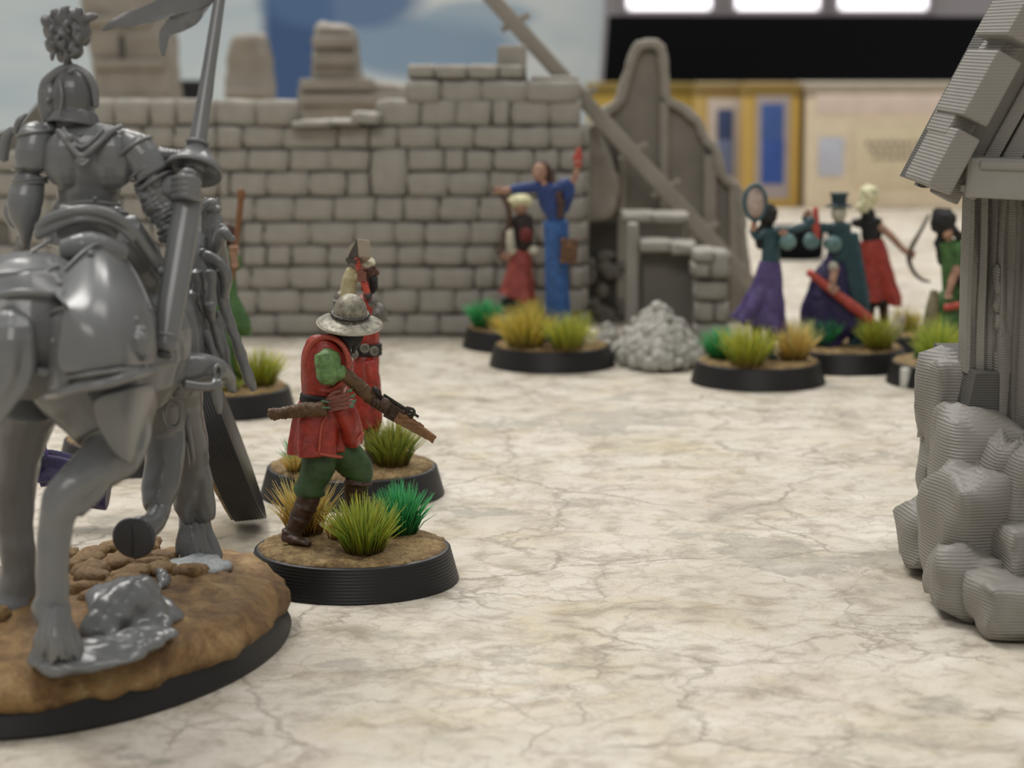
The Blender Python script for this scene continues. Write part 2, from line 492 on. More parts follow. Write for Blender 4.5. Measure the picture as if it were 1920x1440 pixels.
# ================================================================ GREY PRINTED RUINS
GW = plastic('printed_wall_grey', (153, 148, 139), .55, layer=.25, period=.03, spec=.3, var=.12, fine=.35)
GM = plastic('printed_mortar_grey', (112, 108, 101), .6, spec=.2, var=.1)
GT = plastic('printed_tower_grey', (148, 141, 130), .6, spec=.25, var=.12, fine=.4)
def rockmesh(name, mat, rough=.09, seed=0, sub=2, boxy=.75):
    """unit block with rounded uneven faces"""
    bm = bmesh.new(); bmesh.ops.create_cube(bm, size=1)
    bmesh.ops.subdivide_edges(bm, edges=bm.edges[:], cuts=sub, use_grid_fill=True)
    for v in bm.verts:
        c = v.co.copy(); s = c.normalized() * .62
        v.co = c.lerp(s, 1 - boxy)
        q = c * 2.2 + Vector((seed * 7.1, seed * 3.3, 0))
        v.co += Vector((noise.noise(q), noise.noise(q + Vector((9, 0, 0))), noise.noise(q + Vector((0, 9, 0))))) * rough
    me = bpy.data.meshes.new(name); bm.to_mesh(me); bm.free()
    for p in me.polygons: p.use_smooth = True
    me.materials.append(mat); return me
BR = [rockmesh('brick', GW, .07, i, 3, .80) for i in range(8)]
def piece(name, me, parent, c, size, rot=None):
    o = bpy.data.objects.new(name, me); COL.objects.link(o)
    o.parent = parent; o.location = Vector(c) - rootof(parent).location
    o.scale = size
    if rot: o.rotation_euler = rot
    R = (Matrix.Rotation(rot[2], 3, 'Z') @ Matrix.Rotation(rot[1], 3, 'Y') @ Matrix.Rotation(rot[0], 3, 'X')) if rot else Matrix.Identity(3)
    lo = min((R @ Vector((v.co.x * size[0], v.co.y * size[1], v.co.z * size[2]))).z for v in me.vertices)
    if Vector(c).z + lo < .006: o.location.z += .006 - lo - Vector(c).z
    return o
YW = 47.6
cw = thing('ruined_castle_wall', 'long grey brick castle wall ruin standing behind the red crossbowman', 'wall ruin', (P(560, 635, YW).x, YW + .5, 0))
rows = [120, 149, 194, 236, 280, 322, 369, 416, 460, 500, 543, 589, 637]
J = [[763, 815, 877, 935, 985],
     [760, 825, 903, 990, 1085],
     [400, 477, 552, None, 706, 787, 855, 922, 957, 1030, 1090],
     [400, 450, 528, 630, 690, 745, 820, 890, 957, 1030, 1092],
     [400, 460, 538, 613, 690, None, 762, 830, 872, 925, 1000, 1050, 1094],
     [400, 425, 495, 575, 645, 690, None, 762, 840, 915, 975, 1040, 1096],
     [400, 470, 545, 622, 700, 755, 822, 897, 955, 1030, 1098],
     [400, 445, 487, 575, 660, 735, 795, 880, 940, 1010, 1098],
     [400, 445, 492, 540, 608, 675, 740, 795, 870, 930, 1000, 1060, 1098],
     [400, 460, 535, 610, 690, 738, 810, 888, 930, 1005, 1070, 1098],
     [400, 472, 555, 635, 710, 780, 850, 902, 970, 1040, 1098],
     [400, 430, 510, 595, 680, 755, 820, 895, 960, 1030, 1098]]
random.seed(11)
s = S(YW)
for r, js in enumerate(J):
    z1 = P(0, rows[r], YW).z; z0 = max(0.03, P(0, rows[r + 1], YW).z)
    if r == 2: z1 = P(0, 186, YW).z
    if r >= 2:
        x = 400; left = []
        while x > -40:
            x -= random.choice((52, 60, 66, 74, 80)); left.append(x)
        stop = {2: 60, 3: 20}.get(r, -60)
        js = [q for q in reversed(left) if q > stop] + js
    for a, b in zip(js, js[1:]):
        if a is None or b is None: continue
        if r == 2 and a == 552: continue
        w = (b - a - 6) * s; h = z1 - z0 - .055
        if h <= 0 or w <= 0: continue
        xc = P((a + b) / 2, 0, YW).x
        piece('brick', random.choice(BR), cw, (xc, YW + .28 + random.uniform(-.035, .035), (z0 + z1) / 2 + random.uniform(-.01, .01)), (w * 1.06, .56, h * 1.07), (random.uniform(-.02, .02), random.uniform(-.015, .015), random.uniform(-.02, .02)))
# the tall upright block, the bright broken ledge and the crumbled course
za = P(0, 278, YW).z; zb = P(0, 369, YW).z
piece('brick', BR[2], cw, (P(727, 0, YW).x, YW + .26, (za + zb) / 2), (66 * s, .6, za - zb - .04))
z = P(0, 232, YW).z
for (a, b, dz, h) in ((548, 622, 0, .16), (618, 672, .03, .14), (660, 712, .12, .26)):
    piece('ledge_stone', BR[a % 8], cw, (P((a + b) / 2, 0, YW).x, YW + .12, z + dz), ((b - a) * s, .95, h), (0, random.uniform(-.05, .05), 0))
m = M()
core = [(-60, 637), (-60, 260), (20, 240), (60, 195), (548, 192), (556, 232), (700, 232), (706, 200), (762, 196), (768, 128), (985, 128), (990, 153), (1066, 157), (1082, 240), (1092, 300), (1094, 637)]
m.prism([Vector((P(x, 0, YW).x, YW + .16, max(0, P(x, y, YW).z))) for x, y in core], (0, .95, 0)); m.obj('wall_core', GM, cw, ss=False)
m = M(); c = P(960, 112, YW + .5); m.box(c, (.62, .6, .62), bev=.05); c = P(1040, 148, YW + .5); m.box(c, (1.0, .7, .12), bev=.04)
m.obj('broken_merlon', GW, cw)
# bricks of the back face, seen only from the side: end quoins
for r in range(3, 12):
    z1 = P(0, rows[r], YW).z; z0 = max(.03, P(0, rows[r + 1], YW).z)
    piece('quoin_stone', BR[r % 8], cw, (P(1092, 0, YW).x, YW + .75, (z0 + z1) / 2), (.34, .7, (z1 - z0) * .97))

# ---- pointed ruin with the fallen beam
YG = 50.2
gr = thing('pointed_ruin', 'tall jagged grey ruin with a pointed gable top, beside the castle wall', 'ruin', (P(1240, 640, YG).x, YG + .6, 0))
out = [(1092, 652), (1092, 330), (1102, 248), (1130, 212), (1160, 196), (1180, 130), (1194, 90), (1204, 82), (1238, 84), (1244, 110), (1249, 186), (1285, 205), (1312, 228), (1322, 258), (1345, 280), (1358, 330), (1375, 345), (1392, 352), (1397, 430), (1408, 520), (1412, 652)]
def Gp(x, y, Y): return (P(x, 0, Y).x, Y, max(0, P(x, y, Y).z))
m = M(); m.prism([Gp(x, y, YG) for x, y in out], (0, .8, 0)); m.obj('wall_slab', plastic('printed_ruin_grey', (132, 126, 116), .6, spec=.2, var=.16, fine=.5), gr, ss=False)
m = M()
edge = out[1:-1]
for (x0, y0), (x1, y1) in zip(edge, edge[1:]):
    m.beam(Gp(x0, y0, YG - .05), Gp(x1, y1, YG - .05), .22, .34, up=(0, 1, 0), bev=.05)
m.obj('rim_course', GT, gr, vox=.05, smooth=1, disp=(.04, 2.5))
m = M()
for x0, y0, x1, y1, w in ((1247, 190, 1250, 640, .2), (1170, 250, 1168, 640, .2), (1335, 290, 1338, 640, .28), (1385, 352, 1390, 645, .3)):
    m.beam(Gp(x0, y0, YG - .1), Gp(x1, y1, YG - .1), w, .16, up=(0, 1, 0), bev=.03)
m.obj('timber_post', GT, gr, ss=False)
m = M(); m.prism([Gp(x, y, YG - .9) for x, y in ((1084, 650), (1084, 250), (1120, 228), (1150, 300), (1168, 360), (1150, 408), (1090, 418), (1088, 650))], (0, .75, 0), bev=.06)
m.obj('leaning_slab', GT, gr, vox=.07, smooth=2, disp=(.08, 1.6))
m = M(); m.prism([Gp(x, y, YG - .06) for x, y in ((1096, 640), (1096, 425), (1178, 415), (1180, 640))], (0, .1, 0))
m.obj('doorway_shade_panel', plastic('recess_shade_grey', (84, 81, 76), .7, spec=.1), gr, ss=False)  # flat dark panel: the doorway's shade is put into its colour
m = M()
for i in range(26):
    x = random.uniform(1100, 1176); y = random.uniform(470, 640); p = Gp(x, y, YG - .2)
    m.ball(p, (random.uniform(.1, .3), .15, random.uniform(.08, .22)), u=7, v=5)
m.obj('crumbled_stone', GM, gr, kind='stuff')
m = M(); p0 = P(914, -12, 48.95); p1 = P(1432, 560, 49.0)
m.beam(p0, p1, .30, .34, up=(0, 0, 1), bev=.04)
bm_ = m.obj('fallen_beam', GT, gr, label='long square beam lying slantwise from the wall top to the ground')
for t in (.1, .34, .52, .64, .78):
    m = M(); c = p0.lerp(p1, t); m.beam(c + Vector((-.3, .0, -.12)), c + Vector((.3, -.1, .22)), .13, .13, bev=.02)
    m.obj('peg', GT, bm_)

# ---- low broken walls and rubble in front of it
YB = 45.2
lb = thing('broken_corner_wall', 'low broken grey corner wall with light cap stones, beside the fallen beam', 'ruin', (P(1270, 650, YB).x, YB, 0))
def bx(x0, x1, yt, Y, th, name, mat=GW, z0=0, bev=.05, mesh=None):
    a = P(x0, yt, Y); b = P(x1, yt, Y)
    m = M(); m.box(((a.x + b.x) / 2, Y + th / 2, (a.z + z0) / 2), (b.x - a.x, th, a.z - z0), bev=bev)
    return m.obj(name, mat, lb, ss=False)
bx(1176, 1285, 412, 46.6, .6, 'rear_wall'); bx(1206, 1340, 470, 45.6, .5, 'side_wall', plastic('shaded_side_grey', (118, 114, 107), .6, spec=.2, fine=.4))  # side wall's shade is put into its darker grey
bx(1304, 1366, 492, 44.6, 1.2, 'corner_pier'); bx(1178, 1198, 420, 45.4, .5, 'upright_post')
for (x0, x1, y0, y1, Y) in ((1168, 1225, 398, 418, 46.3), (1222, 1292, 400, 420, 46.3), (1200, 1262, 452, 474, 45.3), (1258, 1305, 455, 480, 45.2), (1300, 1340, 468, 492, 44.4), (1330, 1370, 472, 522, 44.4), (1298, 1332, 492, 520, 44.4)):
    a = P(x0, y0, Y); b = P(x1, y1, Y)
    piece('cap_stone', random.choice(BR), lb, ((a.x + b.x) / 2, Y + .4, (a.z + b.z) / 2), (b.x - a.x, 1.1, a.z - b.z))
for i, (x0, x1, y0, y1) in enumerate(((1302, 1366, 525, 565), (1304, 1340, 566, 606), (1340, 1368, 566, 606), (1302, 1366, 607, 652))):
    a = P(x0, y0, 44.4); b = P(x1, y1, 44.4)
    piece('pier_block', BR[i], lb, ((a.x + b.x) / 2, 44.75, max(.2, (a.z + b.z) / 2)), ((b.x - a.x) * .98, .7, (a.z - b.z) * .95))
rp = thing('rubble_pile', 'heap of small grey rubble stones in front of the broken corner wall', 'rubble', G(1215, 672))
RK = [rockmesh('rubble_stone', plastic('rubble_grey', (166, 163, 155), .6, spec=.25, var=.2), .16, i + 20, 1, .5) for i in range(6)]
random.seed(3)
pk = Vector((P(1240, 0, 43.9).x, 43.9, 0))
for i in range(238):
    u = random.random() ** .6; an = random.uniform(PI, 2 * PI) + random.uniform(-.5, .5)
    rx = .8; q = Vector((pk.x + rx * u * math.cos(an) * 1.0, pk.y + 1.95 * u * math.sin(an) * .8, 0))
    z = 1.15 * (1 - u) ** .55 + .12 * math.sin(an * 3) * (1 - u)
    r = random.uniform(.15, .3)
    q.z = max(z - .05, r * .5)
    piece('rubble_stone', RK[i % 6], rp, q, (r, r, r * .8), (random.random() * 3, random.random() * 3, random.random() * 3))
for i in range(60):
    u = random.random() ** .6; an = random.uniform(0, 2 * PI); r = random.uniform(.12, .24)
    piece('rubble_stone', RK[i % 6], rp, (1.95 + .34 * u * math.cos(an), 45.25 + .45 * u * math.sin(an), max(r * .5, .55 * (1 - u))), (r, r, r * .8), (random.random() * 3, random.random() * 3, random.random() * 3))
m = M(); m.prism([G(1178, 690), G(1280, 697), (P(1262, 0, 44.3).x, 44.3, 0), (P(1172, 0, 44.3).x, 44.3, 0)], (0, 0, .12)); 
m.obj('rubble_footing', GM, rp, ss=False)
m = M(); a = P(1218, 575, 44.9)
m.lathe([(.02, 1.2), (.4, .75), (.5, .3), (.7, .01)], (pk.x, 43.9, 0), 20); m.obj('rubble_core', GM, rp)

# ---- towers far behind
def tower(pts, Y, th, label, courses, slit=None, name='ruined_tower'):
    cx = sum(p[0] for p in pts) / len(pts)
    t = thing(name, label, 'tower ruin', (P(cx, 0, Y).x, Y, 0), 'ruined towers far behind')
    m = M(); m.prism([Gp(x, y, Y) for x, y in pts], (0, th, 0), bev=.08); m.obj('tower_body', GT, t, vox=.12, smooth=1, disp=(.12, 1.2))
    m = M()
    for (x0, x1, y) in courses:
        m.beam(Gp(x0, y, Y - .06), Gp(x1, y, Y - .06), .3, .3, up=(0, 0, 1), bev=.05)
    m.obj('stone_course', GT, t)
    if slit:
        m = M(); m.box(Gp(slit[0], slit[1], Y - .02), (.18, .3, 1.0), bev=.04); m.obj('arrow_slit', plastic('recess_shade_grey', (0, 0, 0)), t)  # dark box on the face; the slit's shade is its colour
    return t
tower([(168, 700), (172, 190), (166, 90), (150, 40), (148, -60), (282, -60), (302, 20), (308, 100), (318, 200), (330, 700)], 74, 3, 'broad brownish round-topped ruined tower with an arrow slit, behind the knight', [(150, 280, 40), (172, 305, 120), (172, 312, 190)], (226, 95))
tower([(415, 700), (418, 110), (432, 66), (490, 62), (500, 110), (508, 700)], 70, 1.6, 'plain grey slab of ruined tower seen just behind the lance', [(418, 500, 175)])
tower([(548, 700), (552, 165), (585, 150), (584, 60), (592, 45), (655, 48), (664, 60), (668, 150), (700, 158), (756, 160), (762, 700)], 62, 2, 'stepped grey tower stump rising above the castle wall ledge', [(584, 664, 78), (584, 666, 112), (560, 700, 158), (560, 756, 186)])
m = M(); c = Gp(352, 150, 80); m.box((c[0], 80, c[2] / 2), (1.3, 1.2, c[2]), bev=.08)
prop(m.obj('dark_block', flat('dark_rim', (0, 0, 0))), 'small dark block between the broad tower and the lance', 'block')
# ================================================================ MINIATURE BUILDING KIT
BASEM = plastic('black_base_plastic', (34, 33, 33), .42, spec=.35, var=.1)
def earth_mat():
    k = NT('textured_earth'); co = k.coord()
    n = k.noise(co, 5, 8, .75); n2 = k.noise(co, 26, 4, .8)
    c = k.ramp(n.outputs[0], [(.3, lin(84, 66, 44)), (.45, lin(140, 114, 76)), (.58, lin(176, 150, 104)), (.72, lin(204, 180, 136))])
    c = k.mix(.6, c, k.ramp(n2.outputs[0], [(.35, lin(120, 110, 95)), (.6, (1, 1, 1))]), 'MULTIPLY')
    k.l(c, k.b.inputs['Base Color']); k.b.inputs['Roughness'].default_value = .75; k.b.inputs['Specular IOR Level'].default_value = .3
    k.bump(n2.outputs[0], .9, .03); return k.m
EARTH = earth_mat()
def grass_mat():
    k = NT('static_grass'); a = k.n('ShaderNodeAttribute', attribute_name='Col')
    k.l(a.outputs['Color'], k.b.inputs['Base Color']); k.b.inputs['Roughness'].default_value = .5
    k.b.inputs['Specular IOR Level'].default_value = .3
    return k.m
GRASS = grass_mat()
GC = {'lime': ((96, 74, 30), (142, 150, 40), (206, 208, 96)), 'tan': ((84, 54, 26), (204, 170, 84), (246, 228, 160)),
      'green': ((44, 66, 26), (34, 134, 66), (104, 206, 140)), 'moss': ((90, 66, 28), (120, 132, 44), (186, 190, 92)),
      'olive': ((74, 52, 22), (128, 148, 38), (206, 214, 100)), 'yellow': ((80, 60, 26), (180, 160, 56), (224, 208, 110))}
def tuft(parent, c, rad, h, n, key, seed=0, lean=(0, 0), label=None):
    rnd = random.Random(seed * 77 + n)
    bm = bmesh.new(); cl = bm.loops.layers.float_color.new('Col')
    cs = [lin(*q) for q in GC[key]]; org = rootof(parent).location; c = Vector(c)
    n = int(n * 1.5)
    for i in range(n):
        a = rnd.uniform(0, 2 * PI); u = rnd.random() ** .6
        spread = u * rnd.uniform(.75, 1.25)
        b0 = c + Vector((math.cos(a) * rad * .5 * u, math.sin(a) * rad * .5 * u, 0))
        L = h * rnd.uniform(.6, 1.12) * (1 - .2 * u)
        tip = b0 + Vector((math.cos(a) * rad * .62 * spread + lean[0] * L + rnd.uniform(-.12, .12) * h, math.sin(a) * rad * .62 * spread + lean[1] * L + rnd.uniform(-.12, .12) * h, L * (1 - .12 * u * u)))
        w = rnd.uniform(.0045, .008) * (1 if h < 1.2 else 1.3)
        mid = b0.lerp(tip, .5) + Vector((-math.cos(a), -math.sin(a), 1.2)) * (.07 * L * u)
        br = rnd.uniform(.65, 1.35); t = rnd.uniform(-.3, .3)
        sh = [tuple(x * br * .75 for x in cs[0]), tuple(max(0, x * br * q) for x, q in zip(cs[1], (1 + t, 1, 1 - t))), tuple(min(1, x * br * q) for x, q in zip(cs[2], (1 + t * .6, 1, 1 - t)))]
        d = (tip - b0).normalized(); s, v = frame(d, Vector((math.cos(a * 3), math.sin(a * 3), .3)))
        rings = []
        for p, ww in ((b0, w), (mid, w * .95), (tip, w * .25)):
            rings.append([bm.verts.new(p + (s * math.cos(q) + v * math.sin(q)) * ww - org) for q in (0, 2.094, 4.189)])
        for j in range(2):
            for q in range(3):
                f = bm.faces.new((rings[j][q], rings[j][(q + 1) % 3], rings[j + 1][(q + 1) % 3], rings[j + 1][q]))
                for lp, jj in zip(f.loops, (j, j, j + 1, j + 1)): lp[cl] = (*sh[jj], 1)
    me = bpy.data.meshes.new('grass_tuft'); bm.to_mesh(me); bm.free()
    me.materials.append(GRASS)
    o = bpy.data.objects.new('grass_tuft', me); COL.objects.link(o); o.parent = parent; o['kind'] = 'stuff'
    if label: o['label'] = label
    return o
class Fig:
    def __init__(s, name, label, cat, group, cx, cy, w, hb=.40, tilt=None, base=True):
        g = G(cx, cy); s.Y = g.y; s.k = (g.y * CT + H * ST) / F
        s.root = thing(name, label, cat, g, group); s.r = w * s.k / 2; s.hb = hb; s.c = g
        s.n = 0
        if base:
            s.base(g, Matrix.Identity(3))
    def base(s, g, R):
        m = M(); r = s.r; h = s.hb; N = 11; pr = [(r * .97, .0)]
        for i in range(N):
            f0 = i / N; rr = r * (1 - .085 * f0)
            pr += [(rr, h * f0 + .006), (rr + .004, h * (f0 + .55 / N)), (rr - .009, h * (f0 + .85 / N))]
        pr += [(r * .905, h), (r * .88, h + .004)]
        m.lathe(pr, g, 72, rot=R); m.obj('base', BASEM, s.root)
        m = M(); seed = g.x * 3.7
        pf = [(r * .895, h * .93), (r * .88, h + .02), (r * .8, h + .045)] + [(r * q / 30, h + .05) for q in range(23, 0, -1)]
        m.lathe(pf, g, 110, rot=R)
        m.obj('earth', EARTH, s.root, disp=(.03, 7))
    def top(s): return s.hb + .05
    def p(s, x, y, d=0.): return P(x, y, s.Y + d)
    def T(s, m, pts, n=12, **kw):
        n = max(n, 24) if n >= 12 else n
        """tube through (px, py, dY, radius in pixels | (across, deep))"""
        q = []; r = []
        for t in pts:
            q.append(s.p(t[0], t[1], t[2])); w = t[3]
            r.append(w * s.k if not isinstance(w, tuple) else (w[0] * s.k, w[1] * s.k))
        m.tube(q, r, n=n, **kw); return m
    def B(s, m, x, y, d, r, rot=None, u=14, v=9):
        if not isinstance(r, tuple): r = (r, r, r)
        m.ball(s.p(x, y, d), tuple(q * s.k for q in r), rot, u, v); return m
    def on(s, x, y, r=None):
        """a spot on the base's earth, where picture pixel (x, y) sees it"""
        return G(x, y, s.hb + .05)
    def tuft(s, x, y, rad, h, n, key, lean=(0, 0), label=None):
        s.n += 1
        return tuft(s.root, s.on(x, y), rad * s.k, h * s.k, n, key, s.n + int(x), lean, label)
    def part(s, name, mat, fn, vox=0, smooth=0, parent=None, **kw):
        m = M(); fn(m)
        return m.obj(name, mat, parent or s.root, vox=vox * s.k, smooth=smooth, **kw)
# ================================================================ THE KETTLE-HATTED CROSSBOWMAN
RED = paint('red_cloth', (172, 44, 18), edge=.8, rough=.34, spec=.5, wash=.9, var=.4, scale=9)
REDL = paint('light_red_edge', (182, 74, 50), edge=.6, rough=.36, var=.3)
GRN = paint('green_trousers', (62, 92, 48), edge=.3, rough=.5)
LGR = paint('light_green_sleeve', (112, 152, 84), edge=.8, rough=.42, var=.45, scale=14)
LEA = paint('brown_leather', (78, 54, 38), edge=.6, rough=.45)
WRAP = paint('wrapped_tan_leather', (104, 76, 44), edge=.5, rough=.55)
BLK = paint('black_cloth', (30, 27, 25), edge=.3, rough=.6)
SKIN = paint('ruddy_skin', (140, 82, 66), edge=.6, rough=.5)
STEEL = paint('drybrushed_steel', (150, 144, 126), edge=.9, wash=.95, rough=.42, metal=.3, var=.75, scale=13)
WOOD = paint('light_brown_wood', (132, 92, 50), edge=.6, rough=.5, scale=9)
DWOOD = paint('dark_brown_wood', (70, 46, 30), edge=.6, rough=.45)
IRON = paint('dark_iron', (70, 66, 60), edge=.8, rough=.35, metal=.5)
f = Fig('crossbowman_miniature', 'painted miniature in red coat and steel kettle hat aiming a wooden crossbow', 'miniature', 'painted miniatures', 662, 1086, 396)
def g(m):
    f.T(m, [(606, 835, .0, (34, 30)), (600, 862, -.02, (34, 31)), (592, 888, -.04, (31, 30)), (584, 908, -.06, (27, 26)), (580, 922, -.06, (31, 28)), (579, 930, -.06, (24, 22))], n=16)
    f.T(m, [(636, 835, .1, (30, 30)), (652, 858, .12, (32, 30)), (668, 878, .14, (30, 28)), (672, 890, .15, (28, 27)), (670, 898, .15, (24, 23))], n=16)
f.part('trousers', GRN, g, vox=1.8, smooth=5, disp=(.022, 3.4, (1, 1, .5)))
def g(m):
    f.T(m, [(581, 926, -.06, 24), (574, 945, -.07, 21), (564, 968, -.07, 20), (552, 992, -.08, 16), (545, 1006, -.08, 17)], n=14)
    f.T(m, [(536, 1006, -.08, (15, 11)), (552, 1011, -.16, (15, 10)), (572, 1018, -.24, (11, 7)), (580, 1021, -.27, (7, 5))], n=12, up=(0, 0, 1))
    for y, x, r in ((950, 572, 21), (972, 562, 19), (999, 547, 17)):
        m.torus(f.p(x, y, -.07), r * f.k, 2.8 * f.k, rotv((.35, 0, 1)), n=20, m=6)
f.part('boot', LEA, g, vox=1.7, smooth=2, disp=(.02, 6))
def g(m):
    f.T(m, [(670, 896, .15, 25), (668, 912, .16, 22), (667, 930, .18, 19), (668, 955, .2, 16)], n=14)
    f.T(m, [(664, 966, .2, (14, 9)), (684, 970, .14, (12, 8)), (696, 973, .1, (7, 5))], n=12, up=(0, 0, 1))
    m.torus(f.p(671, 905, .15), 24 * f.k, 3 * f.k, rotv((.1, 0, 1)), n=20, m=6)
f.part('boot', LEA, g, vox=1.7, smooth=2, disp=(.02, 6))
# coat: torso and skirts
def g(m):
    f.T(m, [(620, 642, .03, (22, 20)), (614, 652, .0, (40, 32)), (609, 675, -.02, (43, 37)), (607, 705, -.02, (42, 38)), (606, 735, -.0, (40, 37)), (607, 752, 0, (40, 36))], n=20)
    f.B(m, 638, 690, .0, (24, 30, 40))
    f.T(m, [(606, 748, 0, (40, 36)), (601, 775, -.02, (46, 40)), (596, 805, -.03, (49, 44)), (593, 838, -.04, (50, 47)), (593, 848, -.04, (49, 46))], n=56, fold=.14, nf=7, roundend=False)
    f.T(m, [(640, 760, -.1, (24, 30)), (652, 790, -.06, (24, 30)), (659, 818, -.02, (22, 26)), (661, 832, 0, (19, 20))], n=32, fold=.12, nf=5, roundend=False)
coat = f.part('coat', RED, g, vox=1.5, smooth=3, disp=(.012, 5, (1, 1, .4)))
def g(m):
    f.T(m, [(546, 838, -.12, 3), (568, 842, -.24, 3), (598, 850, -.3, 3.5), (625, 855, -.27, 3.5), (641, 857, -.16, 3)], n=8)
    f.T(m, [(614, 776, -.272, 2), (603, 800, -.31, 2.2), (598, 848, -.33, 2.5)], n=8)
    f.T(m, [(656, 836, -.1, 2.5), (668, 826, -.15, 3), (682, 812, -.1, 2.5)], n=8)
f.part('coat_hem', REDL, g, parent=coat)
f.part('armhole_piping', REDL, lambda m: m.torus(f.p(613, 682, -.20), 41 * f.k, 6.0 * f.k, rotv((-.18, -1, .1)), ry=1.2, n=36, m=8), vox=1.2, smooth=1)
def g(m): m.torus(f.p(607, 749, 0), 41.5 * f.k, 6 * f.k, rotv((.05, 0, 1)), ry=.95, n=32, m=8); m.torus(f.p(607, 742, 0), 41.5 * f.k, 6 * f.k, rotv((.05, 0, 1)), ry=.92, n=32, m=8)
belt = f.part('belt', BLK, g, vox=1.3, smooth=1)
# near arm
def g(m):
    f.T(m, [(612, 664, -.24, (23, 20)), (615, 684, -.27, (25, 22)), (617, 702, -.29, (24, 21)), (622, 714, -.29, (18, 17))], n=16)
    f.T(m, [(618, 704, -.29, 17), (632, 700, -.3, 14), (646, 698, -.3, (14, 13))], n=14)
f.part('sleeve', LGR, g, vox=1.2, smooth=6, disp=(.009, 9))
def g(m):
    f.T(m, [(642, 698, -.3, 10), (656, 709, -.29, 13), (670, 722, -.27, 13), (684, 735, -.25, 14), (700, 748, -.24, 12)], n=14)
    for t in (.25, .5, .75):
        x = 646 + 46 * t; y = 700 + 42 * t
        m.torus(f.p(x, y, -.27), 12.5 * f.k, 1.6 * f.k, rotv((.75, 0, -.68)), n=18, m=5)
f.part('forearm_bracer', WRAP, g, vox=1.2, smooth=2, disp=(.012, 8))
def g(m):
    f.B(m, 702, 752, -.28, (10, 9, 8))
    for i in range(4):
        f.T(m, [(700 + 7 * i, 745 + 4 * i, -.31, 3.6), (703 + 7 * i, 754 + 4 * i, -.34, 3.8), (698 + 7 * i, 762 + 4 * i, -.31, 3.4)], n=8)
    f.T(m, [(712, 742, -.24, 4), (722, 750, -.3, 4), (727, 756, -.32, 3.4)], n=8)
f.part('hand', LEA, g, vox=.9, smooth=1)
# far arm, wrapped, ending in a claw-like hand
def g(m):
    f.T(m, [(506, 777, -.22, 10), (530, 774, -.24, 11), (560, 771, -.27, 12.5), (590, 767, -.3, 14), (611, 764, -.31, 15)], n=16)
    for i in range(9):
        x = 514 + i * 11.5; y = 776.3 - i * 1.3
        m.torus(f.p(x, y, -.23 - i * .01), (10.6 + i * .5) * f.k, 1.5 * f.k, rotv((1, 0, .12 + .3 * math.sin(i * 2.1))), n=20, m=5)
f.part('wrapped_club', WRAP, g, vox=1.1, smooth=2, disp=(.018, 9), label='tan wrapped rod with a rounded end')
def g(m):
    f.B(m, 622, 756, -.31, (13, 9, 14))
    for i, (y0, y1, x1) in enumerate(((746, 735, 652), (753, 744, 658), (760, 753, 660), (767, 762, 656))):
        f.T(m, [(617, y0 + 3, -.36, 4.2), (632, y0 - 1, -.40, 4.6), (646, (y0 + y1) / 2, -.38, 3.8), (x1, y1, -.34, 2.8)], n=8)
    f.T(m, [(614, 750, -.3, 4.5), (624, 738, -.36, 4), (638, 733, -.36, 3)], n=8)
f.part('hand', SKIN, g, vox=.9, smooth=1)
def g(m):
    for x, y in ((655, 733), (660, 743), (662, 753), (658, 762)):
        f.B(m, x, y, -.34, (5.5, 3.5, 3)); f.T(m, [(x - 3, y, -.35, 2), (x + 6, y - 4, -.34, 1.5)], n=6)
    f.T(m, [(604, 752, -.38, 2), (617, 754, -.4, 1.6)], n=6); f.T(m, [(605, 764, -.4, 2), (619, 765, -.42, 1.6)], n=6)
f.part('finger_claw', paint('sea_green_trim', (88, 128, 96), edge=.6), g, kind='stuff')
# head
def g(m):
    f.B(m, 648, 624, .0, (30, 28, 26)); f.T(m, [(636, 640, .05, 14), (630, 655, .06, 14)], n=12)
    rnd = random.Random(2)
    for i in range(26):
        a = PI + i / 25 * PI * 1.1; x = 648 + 24 * math.cos(a); d = -.2 + .16 * abs(math.cos(a))
        f.T(m, [(648 + 28 * math.cos(a), 616, d, 6), (x + 4, 634, d - .04, 5), (656 + 8 * math.cos(a) + rnd.uniform(-2, 2), 648 + rnd.uniform(0, 14), d - .05, 2)], n=7)
f.part('hair', BLK, g, vox=1.1, smooth=1)
tiltR = Matrix.Rotation(math.radians(13), 3, 'X') @ Matrix.Rotation(math.radians(4), 3, 'Y')
def g(m):
    q = f.k
    pr = [(.6, 50), (6, 49.4), (12, 47.5), (17.5, 44), (22.5, 39.5), (26.5, 34), (29.5, 27), (31, 20), (31.6, 13), (32.5, 8), (36, 5.5), (43, 3), (51, -.5), (58, -4), (61, -6), (60.5, -9), (57, -9.5), (50, -6), (40, -2), (30, 0), (10, 0)]
    m.lathe([(a * q, b * q) for a, b in pr], f.p(656, 600, 0), 64, rot=tiltR, jag=lambda t, i: .012 * math.sin(3 * t + 1) if 8 < i < 16 else 0)
hat = f.part('kettle_hat', STEEL, g)
def g(m):
    c = f.p(656, 600, 0) + tiltR @ Vector((0, 0, 12 * f.k))
    m.torus(c, 33 * f.k, 3.4 * f.k, tiltR, n=48, m=8); 
    for i in range(16):
        a = 2 * PI * i / 16
        m.ball(c + tiltR @ Vector((36 * f.k * math.cos(a), 36 * f.k * math.sin(a), 0)), 2.3 * f.k, u=8, v=6)
band = f.part('hat_band', IRON, g, parent=hat)
f.part('hat_rim_roll', STEEL, lambda m: m.torus(f.p(656, 600, 0) + tiltR @ Vector((0, 0, -7.5 * f.k)), 60.2 * f.k, 1.9 * f.k, tiltR, n=64, m=6), parent=hat)
